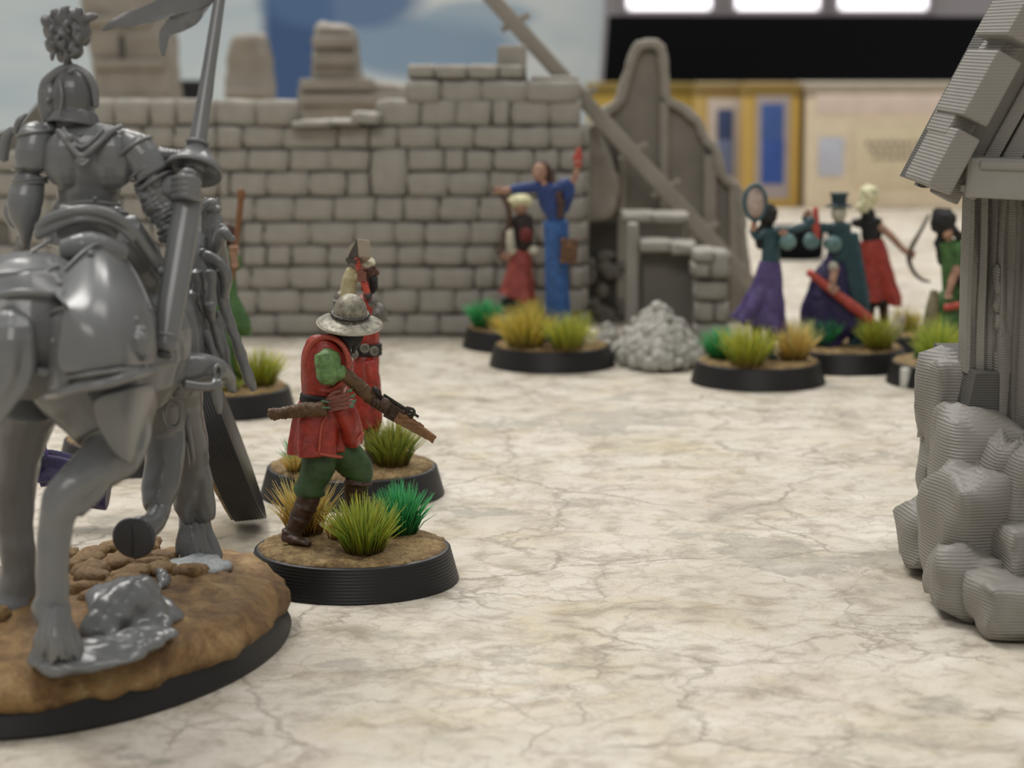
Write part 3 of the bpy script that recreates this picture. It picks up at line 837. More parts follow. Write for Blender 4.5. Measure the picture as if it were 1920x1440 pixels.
# the crossbow
def ax(t, off=0, d=0.):
    return f.p(690 + 128 * t + off * .55, 740 + 80 * t - off * .83, -.22 + .0 * t + d)
def tub(m, t0, t1, off, w, w1, n=4, d=0., hh=None):
    hh = hh or w; a, b = ax(t0, off, d), ax(t1, off, d)
    m.beam(a, b, w * f.k, hh * f.k, up=(.55, 0, .83), bev=1.2 * f.k, w2=w1 * f.k, h2=w1 * 1.25 * f.k if hh == w else hh * f.k)
stock = f.part('crossbow_stock', WOOD, lambda m: (tub(m, .44, 1.0, -5, 22, 11), tub(m, .46, .8, 3, 8, 6)), vox=.8, smooth=1, disp=(.008, 10, (1, 1, 3)), label='light wooden fore end')
f.part('crossbow_tiller', DWOOD, lambda m: (tub(m, -.02, .5, 0, 20, 18, hh=20), tub(m, .0, .5, -10, 9, 7), tub(m, .1, .62, 9, 7, 5)), vox=.8, smooth=1, disp=(.01, 10))
def g(m):
    tub(m, .16, .68, 15, 6, 4)
    f.T(m, [(700, 728, -.3, 5), (708, 734, -.3, 6), (712, 742, -.3, 4)], n=8)
    f.T(m, [(762, 764, -.33, 3), (775, 768, -.33, 3), (776, 777, -.33, 3), (766, 778, -.3, 2.5)], n=8)
    tub(m, .3, .46, -15, 8, 5)
f.part('lock_plate', IRON, g, vox=.8, smooth=1)
f.part('lock_wheel', LEA, lambda m: (m.lathe([(1 * f.k, -6 * f.k), (9 * f.k, -6 * f.k), (10.5 * f.k, 0), (9 * f.k, 5 * f.k), (1 * f.k, 6 * f.k)], f.p(722, 757, -.36), 20, rot=rotv((0, -1, .1)))))
def g(m):
    for x, y, a in ((655, 664, .4), (652, 676, 0), (655, 688, .6), (661, 706, .2)):
        m.torus(f.p(x, y, -.2), 4.2 * f.k, 1.6 * f.k, rotv((.4, -1, .2 + a)), n=14, m=6)
    f.T(m, [(657, 660, -.18, 3), (652, 680, -.2, 3), (657, 705, -.22, 3)], n=8)
f.part('chain_clasp', IRON, g)
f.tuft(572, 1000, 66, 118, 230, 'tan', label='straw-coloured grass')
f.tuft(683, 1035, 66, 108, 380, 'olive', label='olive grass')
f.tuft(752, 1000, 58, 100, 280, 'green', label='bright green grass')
f.tuft(634, 1010, 34, 60, 70, 'tan')

# ================================================================ THE HAMMER BEARER BEHIND
CREAM = paint('cream_cloth', (196, 184, 138), edge=.5)
f = Fig('hammer_bearer_miniature', 'painted miniature in red raising a grey war hammer, directly behind the kettle hat', 'miniature', 'painted miniatures', 661, 925, 344)
def g(m):
    f.T(m, [(688, 795, 0, 14), (694, 830, -.02, 12), (700, 862, -.05, 11), (700, 880, -.06, 10)]); f.T(m, [(664, 795, .05, 14), (656, 840, .06, 12), (652, 882, .08, 11)])
f.part('legging', paint('grey_legging', (120, 116, 108), edge=.6), g, vox=1.8, smooth=2, disp=(.015, 6))
f.part('boot', LEA, lambda m: (f.T(m, [(700, 872, -.06, 13), (700, 888, -.06, 13)]), f.T(m, [(696, 893, -.06, (11, 8)), (716, 892, -.12, (9, 6))], up=(0, 0, 1)), f.T(m, [(650, 878, .08, 13), (650, 893, .08, 12)]), f.T(m, [(650, 897, .08, (11, 8)), (632, 898, .02, (9, 6))], up=(0, 0, 1))), vox=1.6, smooth=2)
def g(m):
    f.T(m, [(683, 560, .0, (22, 18)), (686, 590, 0, (26, 22)), (688, 625, 0, (24, 22)), (688, 655, 0, (22, 20))], n=20)
    f.T(m, [(688, 655, 0, (22, 20)), (684, 690, -.02, (26, 25)), (680, 740, -.03, (31, 29)), (676, 795, -.03, (38, 34)), (680, 808, -.03, (38, 34))], n=56, fold=.2, nf=6, roundend=False)
    f.T(m, [(700, 720, -.12, 14), (704, 770, -.14, 14), (703, 810, -.12, 10)], n=14)
    f.T(m, [(692, 678, -.18, 13), (697, 712, -.2, 15), (700, 742, -.18, 14)], n=14)
f.part('robe', RED, g, vox=1.6, smooth=3, disp=(.015, 5, (1, 1, .4)))
f.part('belt', BLK, lambda m: [m.torus(f.p(688, 655 + i * 7, 0), 24 * f.k, 5 * f.k, ry=.92, n=30, m=8) for i in (-1, 0, 1)], vox=1.5, smooth=1)
f.part('round_buckle', paint('pewter', (128, 124, 112), edge=.8, metal=.3, rough=.4), lambda m: [m.lathe([(.5 * f.k, -4 * f.k), (8.5 * f.k, -3 * f.k), (9 * f.k, 2 * f.k), (6.5 * f.k, 3 * f.k), (5.5 * f.k, 1.5 * f.k), (.5 * f.k, 3 * f.k)], f.p(x, y, d), 20, rot=rotv(dr)) for x, y, d, dr in ((684, 653, -.2, (0, -1, 0)), (701, 658, -.16, (.7, -1, 0)), (664, 664, -.2, (-.5, -1, 0)))][0] and None)
def g(m):
    f.B(m, 641, 566, 0, (17, 18, 22)); f.B(m, 709, 590, -.04, (18, 18, 22)); f.B(m, 690, 570, 0, (20, 20, 16))
    for (x, y, r) in ((641, 566, 18), (641, 574, 18), (709, 590, 19), (709, 598, 19)):
        m.torus(f.p(x, y, 0), r * f.k, 2.2 * f.k, rotv((.2, 0, 1)), n=20, m=6)
f.part('pauldron', paint('pale_steel', (120, 114, 104), edge=.9, metal=.35, rough=.35), g, vox=1.2, smooth=1)
f.part('sleeve', CREAM, lambda m: (f.T(m, [(651, 556, -.06, 15), (655, 530, -.08, 14), (660, 505, -.1, 11)]), f.T(m, [(662, 522, -.1, 9), (672, 518, -.14, 8)])), vox=1.3, smooth=3, disp=(.008, 8))
def g(m):
    f.B(m, 693, 508, 0, (13, 15, 17)); f.T(m, [(691, 520, 0, 11), (688, 545, 0, 12)])
    f.T(m, [(700, 505, -.02, 5), (708, 511, -.02, 4), (706, 516, -.02, 3)], n=8)
    f.B(m, 683, 509, -.05, (4, 3, 6)); f.B(m, 703, 501, -.07, (3, 2, 2))
    f.T(m, [(701, 520, -.04, 3), (706, 521, -.04, 2.5)], n=8)
head = f.part('head', paint('shadowed_skin', (92, 60, 46), edge=.8), g, vox=1, smooth=1)
f.part('white_hair', paint('white_hair', (222, 216, 186), edge=.4, wash=.6), lambda m: (f.B(m, 688, 494, .0, (15, 16, 12)), f.T(m, [(680, 492, .06, 8), (682, 508, .1, 7), (682, 524, .1, 5)])), vox=1, smooth=1, disp=(.02, 9), parent=head)
f.part('beard', BLK, lambda m: (f.T(m, [(699, 522, -.03, 9), (700, 535, -.05, 9), (698, 550, -.06, 5)]), f.B(m, 697, 518, -.02, (9, 10, 7))), vox=1, smooth=1, disp=(.02, 10), parent=head)
def hp(t): return f.p(667 + 22 * t, 484 + 66 * t, -.2)
handle = f.part('hammer_handle', paint('orange_red_lacquer', (196, 66, 38), edge=.6, rough=.4), lambda m: (m.tube([hp(0), hp(.3), hp(1)], [4.8 * f.k, 5.4 * f.k, 6 * f.k], n=12), [m.torus(hp(t), 5.6 * f.k, 1.5 * f.k, rotv((.32, 0, -.95)), n=16, m=5) for t in (.1, .2, .3, .72, .82)]))
f.part('hammer_pommel', IRON, lambda m: m.ball(hp(1.08), 8 * f.k), parent=handle)
def g(m):
    f.B(m, 679, 520, -.22, (7, 5, 8))
    for i in range(4): f.T(m, [(671, 512 + 5 * i, -.24, 2.4), (679, 510 + 5 * i, -.28, 2.5), (686, 513 + 5 * i, -.25, 2.2)], n=8)
    f.T(m, [(673, 512, -.24, 3.4), (680, 503, -.27, 3.2), (686, 504, -.26, 2.8)], n=8)
f.part('hand', SKIN, g, vox=.9, smooth=1)
Rh = Matrix.Rotation(math.radians(-40), 3, 'Z') @ Matrix.Rotation(math.radians(8), 3, 'Y')
hh = f.part('hammer_head', paint('grey_stone_paint', (150, 138, 118), edge=.7, var=.3), lambda m: m.prism([f.p(670, 447, -.25), f.p(694, 450, -.27), f.p(697, 484, -.27), f.p(673, 480, -.25)], (-.14, .22, -.13), bev=1.2 * f.k), ss=False)
f.part('dark_side_and_strap', IRON, lambda m: (m.prism([f.p(668, 449, -.25), f.p(649, 488, -.16), f.p(653, 497, -.16), f.p(671, 481, -.25)], (0, .14, 0), bev=.6 * f.k), m.box(f.p(664, 488, -.16), (24 * f.k, 20 * f.k, 8 * f.k), Rh, bev=.6 * f.k)), parent=hh, ss=False)  # prism is the head's shaded side, darkened by its colour; box is strap
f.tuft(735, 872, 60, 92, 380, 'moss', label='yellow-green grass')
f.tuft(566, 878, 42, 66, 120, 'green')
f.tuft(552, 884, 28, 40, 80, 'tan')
# ================================================================ THE UNPAINTED MOUNTED KNIGHT
GP = plastic('grey_sprue_plastic', (112, 113, 113), .26, spec=.6, var=.05)
f = Fig('mounted_knight_miniature', 'unpainted grey plastic mounted knight with upright lance, seen from behind on an oval base', 'miniature', 'unpainted miniatures', 208, 1216, 600, base=False)
KC = Vector((-4.27, 22.5, 0)); f.c = KC; f.root.location = KC; f.Y = 22.4; f.k = 22.7 / F; f.hb = .47
RK72 = Matrix.Rotation(math.radians(72), 3, 'Z')
m = M(); pr = [(.985, 0), (1.0, .015)]
for i in range(9): pr += [(1 - .012 * i, .05 * i + .02), (1.004 - .012 * i, .05 * i + .045)]
pr += [(.885, .47), (.87, .475)]
m.lathe(pr, KC, 96, sx=2.92, sy=1.72, rot=RK72); f_base = m.obj('base', BASEM, f.root)
def earth2():
    k = NT('brown_textured_earth'); co = k.coord()
    n = k.noise(co, 1.6, 7, .7, .5); n2 = k.noise(co, 11, 7, .8)
    c = k.ramp(n.outputs[0], [(.28, lin(92, 66, 40)), (.4, lin(142, 108, 66)), (.54, lin(178, 142, 90)), (.7, lin(208, 178, 126))])
    st = k.ramp(k.noise(co, .75, 6, .7, .8).outputs[0], [(.5, (0, 0, 0)), (.66, (.75, .75, .75))])
    c = k.mix(st, c, lin(104, 66, 34))
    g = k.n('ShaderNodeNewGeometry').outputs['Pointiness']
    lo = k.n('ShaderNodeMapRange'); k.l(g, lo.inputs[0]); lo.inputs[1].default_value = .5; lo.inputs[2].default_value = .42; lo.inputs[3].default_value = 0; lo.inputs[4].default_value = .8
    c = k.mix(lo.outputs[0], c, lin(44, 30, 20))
    c = k.mix(.5, c, k.ramp(n2.outputs[0], [(.3, lin(150, 130, 110)), (.6, (1, 1, 1))]), 'MULTIPLY')
    k.l(c, k.b.inputs['Base Color']); k.b.inputs['Roughness'].default_value = .55
    k.bump(n2.outputs[0], .8, .06); return k.m
E2 = earth2()
def jag(t, i): return (.05 * noise.noise(Vector((math.cos(t) * 3.3, math.sin(t) * 3.3, 4))) + .03 * noise.noise(Vector((math.cos(t) * 9, math.sin(t) * 9, 1)))) * (1 if i < 3 else .3)
m = M(); pf = [(.965, .24), (.985, .33), (.97, .42), (.935, .52), (.89, .60)] + [(q / 40, .62 + .10 * (1 - (q / 33) ** 2)) for q in range(33, 0, -1)]
m.lathe(pf, KC, 150, sx=2.92, sy=1.72, rot=RK72, jag=jag)
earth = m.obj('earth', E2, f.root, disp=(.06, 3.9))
rnd = random.Random(8)
CB = [rockmesh('cobblestone', E2, .12, 40 + i, 2, .6) for i in range(5)]
pts = []
for i in range(900):
    a = rnd.uniform(0, 2 * PI); u = math.sqrt(rnd.random()) * .86
    q = KC + RK72 @ Vector((3.0 * u * math.cos(a), 1.75 * u * math.sin(a), 0))
    if q.y < 21.9 and q.x > -5.1: continue
    if any((q - w).length < .33 for w in pts): continue
    pts.append(q)
for i, q in enumerate(pts):
    big = q.x < -3.55 + .2 * math.sin(q.y * 3)
    if not big: continue
    u2 = ((RK72.transposed() @ (q - KC)).x / 3) ** 2 + ((RK72.transposed() @ (q - KC)).y / 1.75) ** 2
    z = .62 + .10 * (1 - u2)
    sc = 1 if big else .5
    piece('cobblestone', CB[i % 5], earth, (q.x, q.y, z + .012), (rnd.uniform(.31, .40) * sc, rnd.uniform(.25, .31) * sc, .16), (rnd.uniform(-.15, .15), rnd.uniform(-.15, .15), 1.26 + rnd.uniform(-.3, .3)))
def T(m, pts, n=14, **kw): return f.T(m, pts, n=n, **kw)
# horse: one continuous body
def g(m):
    f.B(m, 60, 610, -1.7, (140, 150, 130)); f.B(m, 150, 625, -1.0, (140, 190, 140)); f.B(m, 230, 640, 0, (130, 200, 150)); f.B(m, 290, 640, .9, (105, 130, 140))
    T(m, [(300, 620, 1.1, (75, 95)), (345, 540, 1.4, (55, 80)), (380, 470, 1.6, (36, 60)), (392, 420, 1.75, (26, 45))], n=20)
    T(m, [(390, 412, 1.8, 30), (405, 460, 2.2, 26), (412, 520, 2.5, 20), (414, 560, 2.6, 17)], n=16)
    for dx in (-10, 12): T(m, [(392 + dx, 405, 1.8, 9), (394 + dx, 388, 1.8, 8), (396 + dx, 370, 1.82, 2)], n=8)
    # near hind leg
    T(m, [(150, 700, -1.7, (95, 90)), (205, 790, -1.7, (72, 75)), (215, 840, -1.8, (55, 60)), (178, 880, -2.0, (42, 48)), (140, 905, -2.2, (34, 42)), (112, 945, -2.3, (33, 34)), (103, 1000, -2.3, (30, 30)), (100, 1060, -2.3, (28, 29)), (98, 1115, -2.3, (29, 30)), (97, 1140, -2.3, (35, 35)), (104, 1170, -2.3, (30, 32)), (106, 1200, -2.35, (40, 42)), (106, 1240, -2.35, (52, 48))], n=18)
    T(m, [(168, 880, -2.1, 26), (182, 900, -2.1, 24), (172, 925, -2.15, 20), (140, 950, -2.2, 22)], n=12)
    # far hind leg
    T(m, [(40, 740, -1.2, (80, 80)), (25, 850, -.9, (52, 60)), (20, 940, -.7, (42, 46)), (28, 1000, -.6, (34, 36)), (36, 1060, -.5, (32, 32)), (30, 1100, -.45, (38, 38)), (20, 1135, -.45, (52, 46))], n=18)
    # standing foreleg and the feathered foot
    T(m, [(320, 720, 1.2, (60, 60)), (345, 800, 1.5, (44, 44)), (358, 870, 1.7, (36, 36)), (354, 915, 1.75, (33, 33)), (350, 945, 1.8, (28, 28)), (352, 972, 1.8, (17, 18)), (352, 1005, 1.8, (16, 17)), (358, 1030, 1.8, (22, 22)), (360, 1052, 1.8, (30, 26))], n=16)
    T(m, [(376, 950, 1.8, 15), (384, 990, 1.8, 15), (392, 1020, 1.8, 18), (398, 1046, 1.8, 22)], n=12)
    T(m, [(372, 880, 1.7, 24), (384, 930, 1.75, 22), (388, 970, 1.8, 18)], n=12)
    # raised foreleg
    T(m, [(300, 720, .9, (60, 60)), (306, 800, 1.1, (45, 46)), (308, 860, 1.0, (39, 40)), (302, 910, .9, (37, 38)), (296, 940, .8, (30, 32)), (298, 962, .7, (20, 22)), (284, 985, .5, (22, 24)), (262, 1000, .3, (32, 26))], n=16)
horse = f.part('horse', GP, g, vox=3.2, smooth=4, disp=(.022, 2.4))
def g(m):
    R = rotv((-.25, -1, -.05))
    m.lathe([(.5, -.20), (30, -.2), (38, -.12), (43, -.02), (44, .03), (41, .06), (.5, .05)] if 0 else [(.5 * f.k, -26 * f.k), (30 * f.k, -24 * f.k), (40 * f.k, -10 * f.k), (44 * f.k, 2 * f.k), (43 * f.k, 6 * f.k), (38 * f.k, 8 * f.k), (.5 * f.k, 6 * f.k)], f.p(252, 1008, .25), 36, rot=R, sy=.92)
    m.box(f.p(250, 1012, .25) + R @ Vector((0, 0, 7 * f.k)), (1.5 * f.k, 60 * f.k, 4 * f.k), R)
hoof = f.part('raised_hoof', plastic('grey_hoof', (74, 74, 76), .4), g, label='dark smooth hoof sole lifted off the ground')
def g(m):
    rn = random.Random(1)
    for i in range(20):
        t = i / 19; o = rn.uniform(-6, 6); e = rn.uniform(-12, 8)
        T(m, [(84 + 38 * t, 1145 + o, -2.55 + .15 * abs(t - .5), 5), (78 + 52 * t + o * .4, 1195, -2.72 + .4 * abs(t - .5), 7), (64 + 84 * t + o, 1240 + e, -2.74 + .5 * abs(t - .5), 3.5)], n=8)
f.part('fetlock_feathering', GP, g, vox=1.6, smooth=1)
def g(m):
    rn = random.Random(2)
    for i in range(16):
        t = i / 15; o = rn.uniform(-5, 5)
        T(m, [(340 + 40 * t, 985 + o, 1.66, 5), (334 + 52 * t, 1018, 1.60 + .15 * abs(t - .5), 6), (328 + 74 * t + o, 1048 + rn.uniform(-6, 4), 1.58 + .2 * abs(t - .5), 3)], n=8)
f.part('fetlock_feathering', GP, g, vox=1.6, smooth=1)
# tail
def g(m):
    rn = random.Random(4)
    for i in range(16):
        t = i / 15; o = rn.uniform(-8, 8)
        T(m, [(28 + 20 * t, 548, -2.2 + .1 * t, 9), (-5 + 55 * t, 620, -2.6 + .15 * abs(t - .5), 13), (-20 + 66 * t + o, 700, -2.65 + .15 * abs(t - .5), 12), (-38 + 50 * t, 770, -2.6, 7), (-50 + 40 * t, 810, -2.55, 2)], n=9)
f.part('tail', GP, g, vox=1.8, smooth=0)
# curved plates
def sheet(name, rows, th, mat=GP, parent=None, sub=2, rim=None, disp=None):
    bm = bmesh.new(); org = f.root.location
    g2 = [[bm.verts.new(f.p(*q) - org) for q in r] for r in rows]
    for a, b in zip(g2, g2[1:]):
        for i in range(len(a) - 1): bm.faces.new((a[i], a[i + 1], b[i + 1], b[i]))
    bmesh.ops.recalc_face_normals(bm, faces=bm.faces)
    me = bpy.data.meshes.new(name); bm.to_mesh(me); bm.free(); me.materials.append(mat)
    o = bpy.data.objects.new(name, me); COL.objects.link(o); o.parent = parent or f.root
    q = o.modifiers.new('s', 'SUBSURF'); q.levels = q.render_levels = sub
    q = o.modifiers.new('t', 'SOLIDIFY'); q.thickness = th; q.offset = 0
    q = o.modifiers.new('b', 'BEVEL'); q.width = th * .3; q.segments = 2; q.limit_method = 'ANGLE'
    for p in me.polygons: p.use_smooth = True
    return o
bard = sheet('crupper_plate', [
    [(96, 545, -2.05), (128, 505, -1.9), (165, 470, -1.7), (192, 462, -1.5), (240, 495, -1.1), (268, 530, -.8)],
    [(112, 560, -2.55), (145, 550, -2.6), (180, 535, -2.55), (215, 530, -2.35), (255, 548, -1.95), (282, 585, -1.45)],
    [(124, 575, -2.78), (150, 600, -2.9), (185, 605, -2.9), (225, 605, -2.7), (262, 615, -2.3), (290, 640, -1.6)],
    [(116, 625, -2.8), (150, 650, -2.95), (190, 655, -2.95), (228, 652, -2.8), (262, 655, -2.4), (290, 668, -1.7)],
    [(104, 700, -2.8), (148, 698, -2.95), (190, 692, -2.95), (226, 688, -2.8), (262, 684, -2.4), (290, 686, -1.8)]], .05)
sheet('rear_skirt_plate', [
    [(122, 578, -2.6), (105, 592, -2.45), (88, 602, -2.2)],
    [(126, 640, -2.72), (106, 650, -2.6), (88, 655, -2.3)],
    [(130, 735, -2.72), (108, 742, -2.6), (92, 746, -2.4)]], .05)
def g(m):
    T(m, [(92, 742, -2.45, 9), (115, 737, -2.75, 9), (150, 727, -2.95, 9), (195, 719, -2.98, 9), (235, 708, -2.8, 9), (268, 700, -2.4, 8), (292, 698, -1.8, 7)])
    T(m, [(96, 714, -2.4, 4), (150, 704, -2.97, 4), (195, 698, -2.98, 4), (240, 692, -2.75, 4), (288, 688, -1.8, 4)])
f.part('plate_hem', GP, g, vox=1.8, smooth=2, label='bright rolled lower edge')
def g(m):
    T(m, [(92, 542, -2.1, 3.5), (128, 500, -1.95, 3.5), (165, 466, -1.75, 3.5), (192, 459, -1.55, 3.5), (240, 492, -1.15, 3.5), (284, 582, -1.5, 3.5)], n=8)
    T(m, [(94, 543, -2.1, 3.5), (124, 574, -2.82, 3.5), (90, 600, -2.3, 3.5), (95, 745, -2.45, 3.5)], n=8)
f.part('plate_rim', GP, g)
def g(m):
    f.B(m, 258, 645, -2.45, (20, 12, 22)); f.B(m, 268, 668, -2.35, (11, 10, 9)); f.B(m, 250, 655, -2.5, (6, 6, 6)); f.B(m, 262, 618, -2.4, (12, 8, 7))
f.part('skull_boss', GP, g, vox=1.5, smooth=1)
for x, y, d in ((112, 532, -2.45), (100, 640, -2.55), (170, 476, -1.85), (255, 600, -2.3), (272, 690, -2.25)): f.part('rivet', GP, lambda m: f.B(m, x, y, d, 6))
# thigh cloth, chest cloth, straps
sheet('flank_cloth', [[(170, 742, -2.6), (215, 735, -2.5), (262, 722, -2.1), (292, 715, -1.6)], [(180, 790, -2.5), (220, 800, -2.5), (258, 790, -2.1), (290, 770, -1.4)], [(212, 846, -2.3), (236, 868, -2.2), (252, 872, -1.9), (262, 850, -1.4)]], .06)
sheet('chest_cloth', [[(316, 740, 1.9), (345, 742, 1.6), (372, 744, 1.9)], [(322, 800, 1.9), (350, 800, 1.6), (378, 800, 1.9)], [(328, 856, 1.9), (355, 858, 1.7), (388, 860, 1.9)]], .06)
for q in ([(0, 520, -1.9, 3), (50, 480, -1.8, 3), (95, 448, -1.6, 3)], [(60, 530, -2.2, 3), (100, 500, -2.1, 3)], [(30, 690, -2.4, 9), (92, 700, -2.45, 9)],
          [(-30, 560, -2.3, 6), (40, 548, -2.45, 7), (100, 552, -2.4, 6)], [(-40, 520, -2.1, 5), (30, 512, -2.2, 6), (110, 500, -2.0, 5)],
          [(268, 720, -.6, 8), (300, 735, -.3, 7), (345, 760, 1.0, 7), (352, 800, 1.1, 7), (362, 870, 1.3, 7)], [(300, 505, -.8, 7), (330, 560, -.4, 6), (318, 640, -.6, 6)]):
    f.part('harness_strap', GP, lambda m: T(m, q, n=8))
f.part('harness_ring', GP, lambda m: m.torus(f.p(325, 775, .5), 15 * f.k, 4.5 * f.k, rotv((.3, -1, 0)), ry=1.8))
# saddle
def g(m):
    T(m, [(72, 428, -1.1, (9, 9)), (95, 410, -1.2, 10), (130, 398, -1.3, 10), (170, 394, -1.3, 10), (210, 404, -1.25, 10), (245, 430, -1.1, 10), (275, 470, -.9, 9), (300, 508, -.7, 8)])
    T(m, [(70, 442, -1.1, (9, 9)), (130, 416, -1.3, 6), (170, 411, -1.3, 6), (215, 422, -1.2, 6), (250, 450, -1.1, 6)])
    T(m, [(110, 415, -1.1, (30, 12)), (165, 425, -1.15, (34, 12)), (215, 440, -1.0, (30, 12))], up=(0, -1, 0))
    T(m, [(120, 470, -1.5, 20), (170, 462, -1.5, 26), (225, 475, -1.2, 20)])
f.part('saddle', GP, g, vox=2, smooth=3)
# rider
def g(m):
    T(m, [(168, 248, -.1, (62, 42)), (168, 275, -.15, (74, 52)), (168, 310, -.15, (72, 54)), (166, 345, -.12, (60, 48)), (164, 378, -.1, (56, 44)), (164, 395, -.1, (66, 50)), (166, 430, -.1, (80, 56)), (168, 450, -.1, (84, 60))], n=28)
    f.B(m, 125, 300, -.3, (45, 30, 55)); f.B(m, 210, 300, -.3, (45, 30, 55))
torso = f.part('rider_backplate', GP, g, vox=2, smooth=5)
def g(m):
    T(m, [(108, 244, -.42, 5), (128, 268, -.5, 5.5), (152, 292, -.52, 6), (180, 272, -.5, 6), (206, 248, -.42, 6), (228, 236, -.3, 5)], n=10)
    T(m, [(118, 240, -.42, 4), (152, 276, -.5, 4), (194, 242, -.42, 4)], n=10)
    f.B(m, 153, 302, -.52, (13, 6, 8)); T(m, [(146, 300, -.52, 4), (155, 310, -.54, 4), (168, 298, -.52, 3)], n=8); f.B(m, 131, 258, -.5, 8); f.B(m, 150, 252, -.4, 5)
    T(m, [(104, 386, -.42, 4), (165, 378, -.6, 4), (226, 384, -.42, 4)], n=10); T(m, [(112, 398, -.42, 4), (165, 390, -.58, 4), (240, 400, -.4, 4)], n=10)
    f.B(m, 178, 372, -.6, 5)
f.part('gorget_trim', GP, g, vox=1.3, smooth=1, parent=torso)
def g(m):
    T(m, [(140, 212, -.1, (36, 30)), (142, 240, -.12, (40, 32))]); f.B(m, 138, 186, -.12, (40, 42, 60), u=24, v=16)
    m.lathe([(28 * f.k, 24 * f.k), (40 * f.k, 14 * f.k), (46 * f.k, 2 * f.k), (50 * f.k, -8 * f.k), (49 * f.k, -12 * f.k), (38 * f.k, -6 * f.k), (20 * f.k, 0)], f.p(140, 225, -.15), 36, rot=rotv((.12, .2, 1)))
helm = f.part('helmet', plastic('grey_helmet_plastic', (92, 92, 92), .28, spec=.6, var=.05), g, vox=1.3, smooth=3)
def g(m):
    T(m, [(90, 226, -.1, 10), (84, 195, -.1, 13), (86, 160, -.08, 12), (104, 138, -.1, 9), (130, 127, -.14, 8), (158, 136, -.18, 8), (176, 162, -.2, 8), (180, 200, -.2, 6)])
    f.B(m, 96, 190, -.1, (17, 16, 34)); f.B(m, 90, 188, -.22, 5)
    T(m, [(112, 152, -.32, 3), (116, 180, -.38, 3), (112, 215, -.36, 3)], n=8); T(m, [(128, 134, -.3, 4), (140, 130, -.3, 4)], n=8)
f.part('helmet_crest_roll', GP, g, vox=1.4, smooth=1, parent=helm)
def g(m):
    T(m, [(132, 132, -.1, 7), (127, 118, -.08, 7), (124, 104, -.06, 11)])
    rn = random.Random(6)
    for x, y, r in ((122, 70, 33), (106, 56, 24), (146, 60, 24), (100, 84, 17), (140, 92, 18), (120, 102, 15), (122, 40, 22), (92, 38, 13), (104, 25, 10), (155, 42, 14), (136, 26, 9), (158, 74, 12)):
        f.B(m, x, y, -.05 + rn.uniform(-.05, .05), (r, r * .85, r))
    for pts in (((96, 52), (84, 38), (80, 28)), ((150, 44), (166, 34), (184, 30)), ((120, 30), (122, 18), (132, 12)), ((140, 34), (148, 20), (142, 14))):
        T(m, [(pts[0][0], pts[0][1], -.1, 10), (pts[1][0], pts[1][1], -.12, 8), (pts[2][0], pts[2][1], -.12, 3)], n=10)
    for i in range(12):
        a = rn.uniform(0, 6.28); e = rn.uniform(-1, 1); x = 122 + 30 * math.cos(a) * math.cos(e); y = 70 - 34 * math.sin(e)
        T(m, [(x, y, -.2, 5), (x + rn.uniform(-8, 8), y + rn.uniform(4, 12), -.22, 5), (x + rn.uniform(-12, 12), y + 18, -.2, 3)], n=7)
f.part('plume', plastic('grey_plume_plastic', (98, 98, 98), .35), g, vox=1.4, smooth=1, parent=helm, disp=(.02, 6))
# right shoulder and the arm that holds the lance
def plate(m, c, r, th, rot, sx=1, sy=1):
    pass
def g(m):
    f.B(m, 248, 290, -.25, (36, 32, 38)); T(m, [(232, 262, -.2, (22, 28)), (262, 285, -.3, (32, 36)), (285, 325, -.32, (34, 36))], n=16)
    f.B(m, 222, 262, -.2, (26, 24, 22))
pr_ = f.part('pauldron', GP, g, vox=1.6, smooth=2)
def g(m):
    for (x, y, r) in ((252, 278, 36), (276, 318, 37), (292, 342, 36)): m.torus(f.p(x, y, -.3), r * f.k, 3.6 * f.k, rotv((.55, -.15, -.83)), n=28, m=8)
    m.torus(f.p(284, 330, -.3), 35 * f.k, 3 * f.k, rotv((.55, -.15, -.83)), n=28, m=8)
f.part('pauldron_rim', GP, g, parent=pr_)
def g(m):
    for i in range(7):
        T(m, [(296 + i * 7, 302 + i * 2, -.25, 4), (300 + i * 7.5, 286 - 0 * i, -.32, 4.5), (300 + i * 7, 276 + 2 * i, -.2, 3)], n=8)
    T(m, [(290, 300, -.15, 12), (325, 300, -.15, 14), (345, 312, -.15, 10)])
f.part('fluted_elbow_guard', GP, g, vox=1.2, smooth=1)
def g(m):
    for i in range(26):
        t = i / 25; x = 288 + 50 * t; y = 340 + 110 * t; r = (40 - 10 * t) * (1 + .06 * math.sin(i * 3.1))
        m.torus(f.p(x, y, -.25), (r - 4) * f.k, 4.2 * f.k, rotv((.42 + .1 * math.sin(i), -.1, -.9)), n=22, m=7)
    T(m, [(288, 338, -.25, 34), (312, 395, -.25, 32), (338, 450, -.25, 26)], n=16)
f.part('mail_sleeve', GP, g, vox=1.5, smooth=0, disp=(.03, 9))
def g(m):
    f.B(m, 346, 352, -.42, (30, 26, 26))
    for i in range(4): T(m, [(326, 336 + i * 11, -.5, 7), (345, 332 + i * 11, -.68, 7.5), (368, 338 + i * 11, -.6, 7), (374, 344 + i * 10, -.5, 5)], n=9)
    T(m, [(330, 340, -.5, 8), (348, 322, -.6, 7.5), (366, 326, -.58, 6)], n=9)
    T(m, [(315, 350, -.35, 22), (335, 352, -.4, 24)])
f.part('gauntlet', GP, g, vox=1.5, smooth=2)
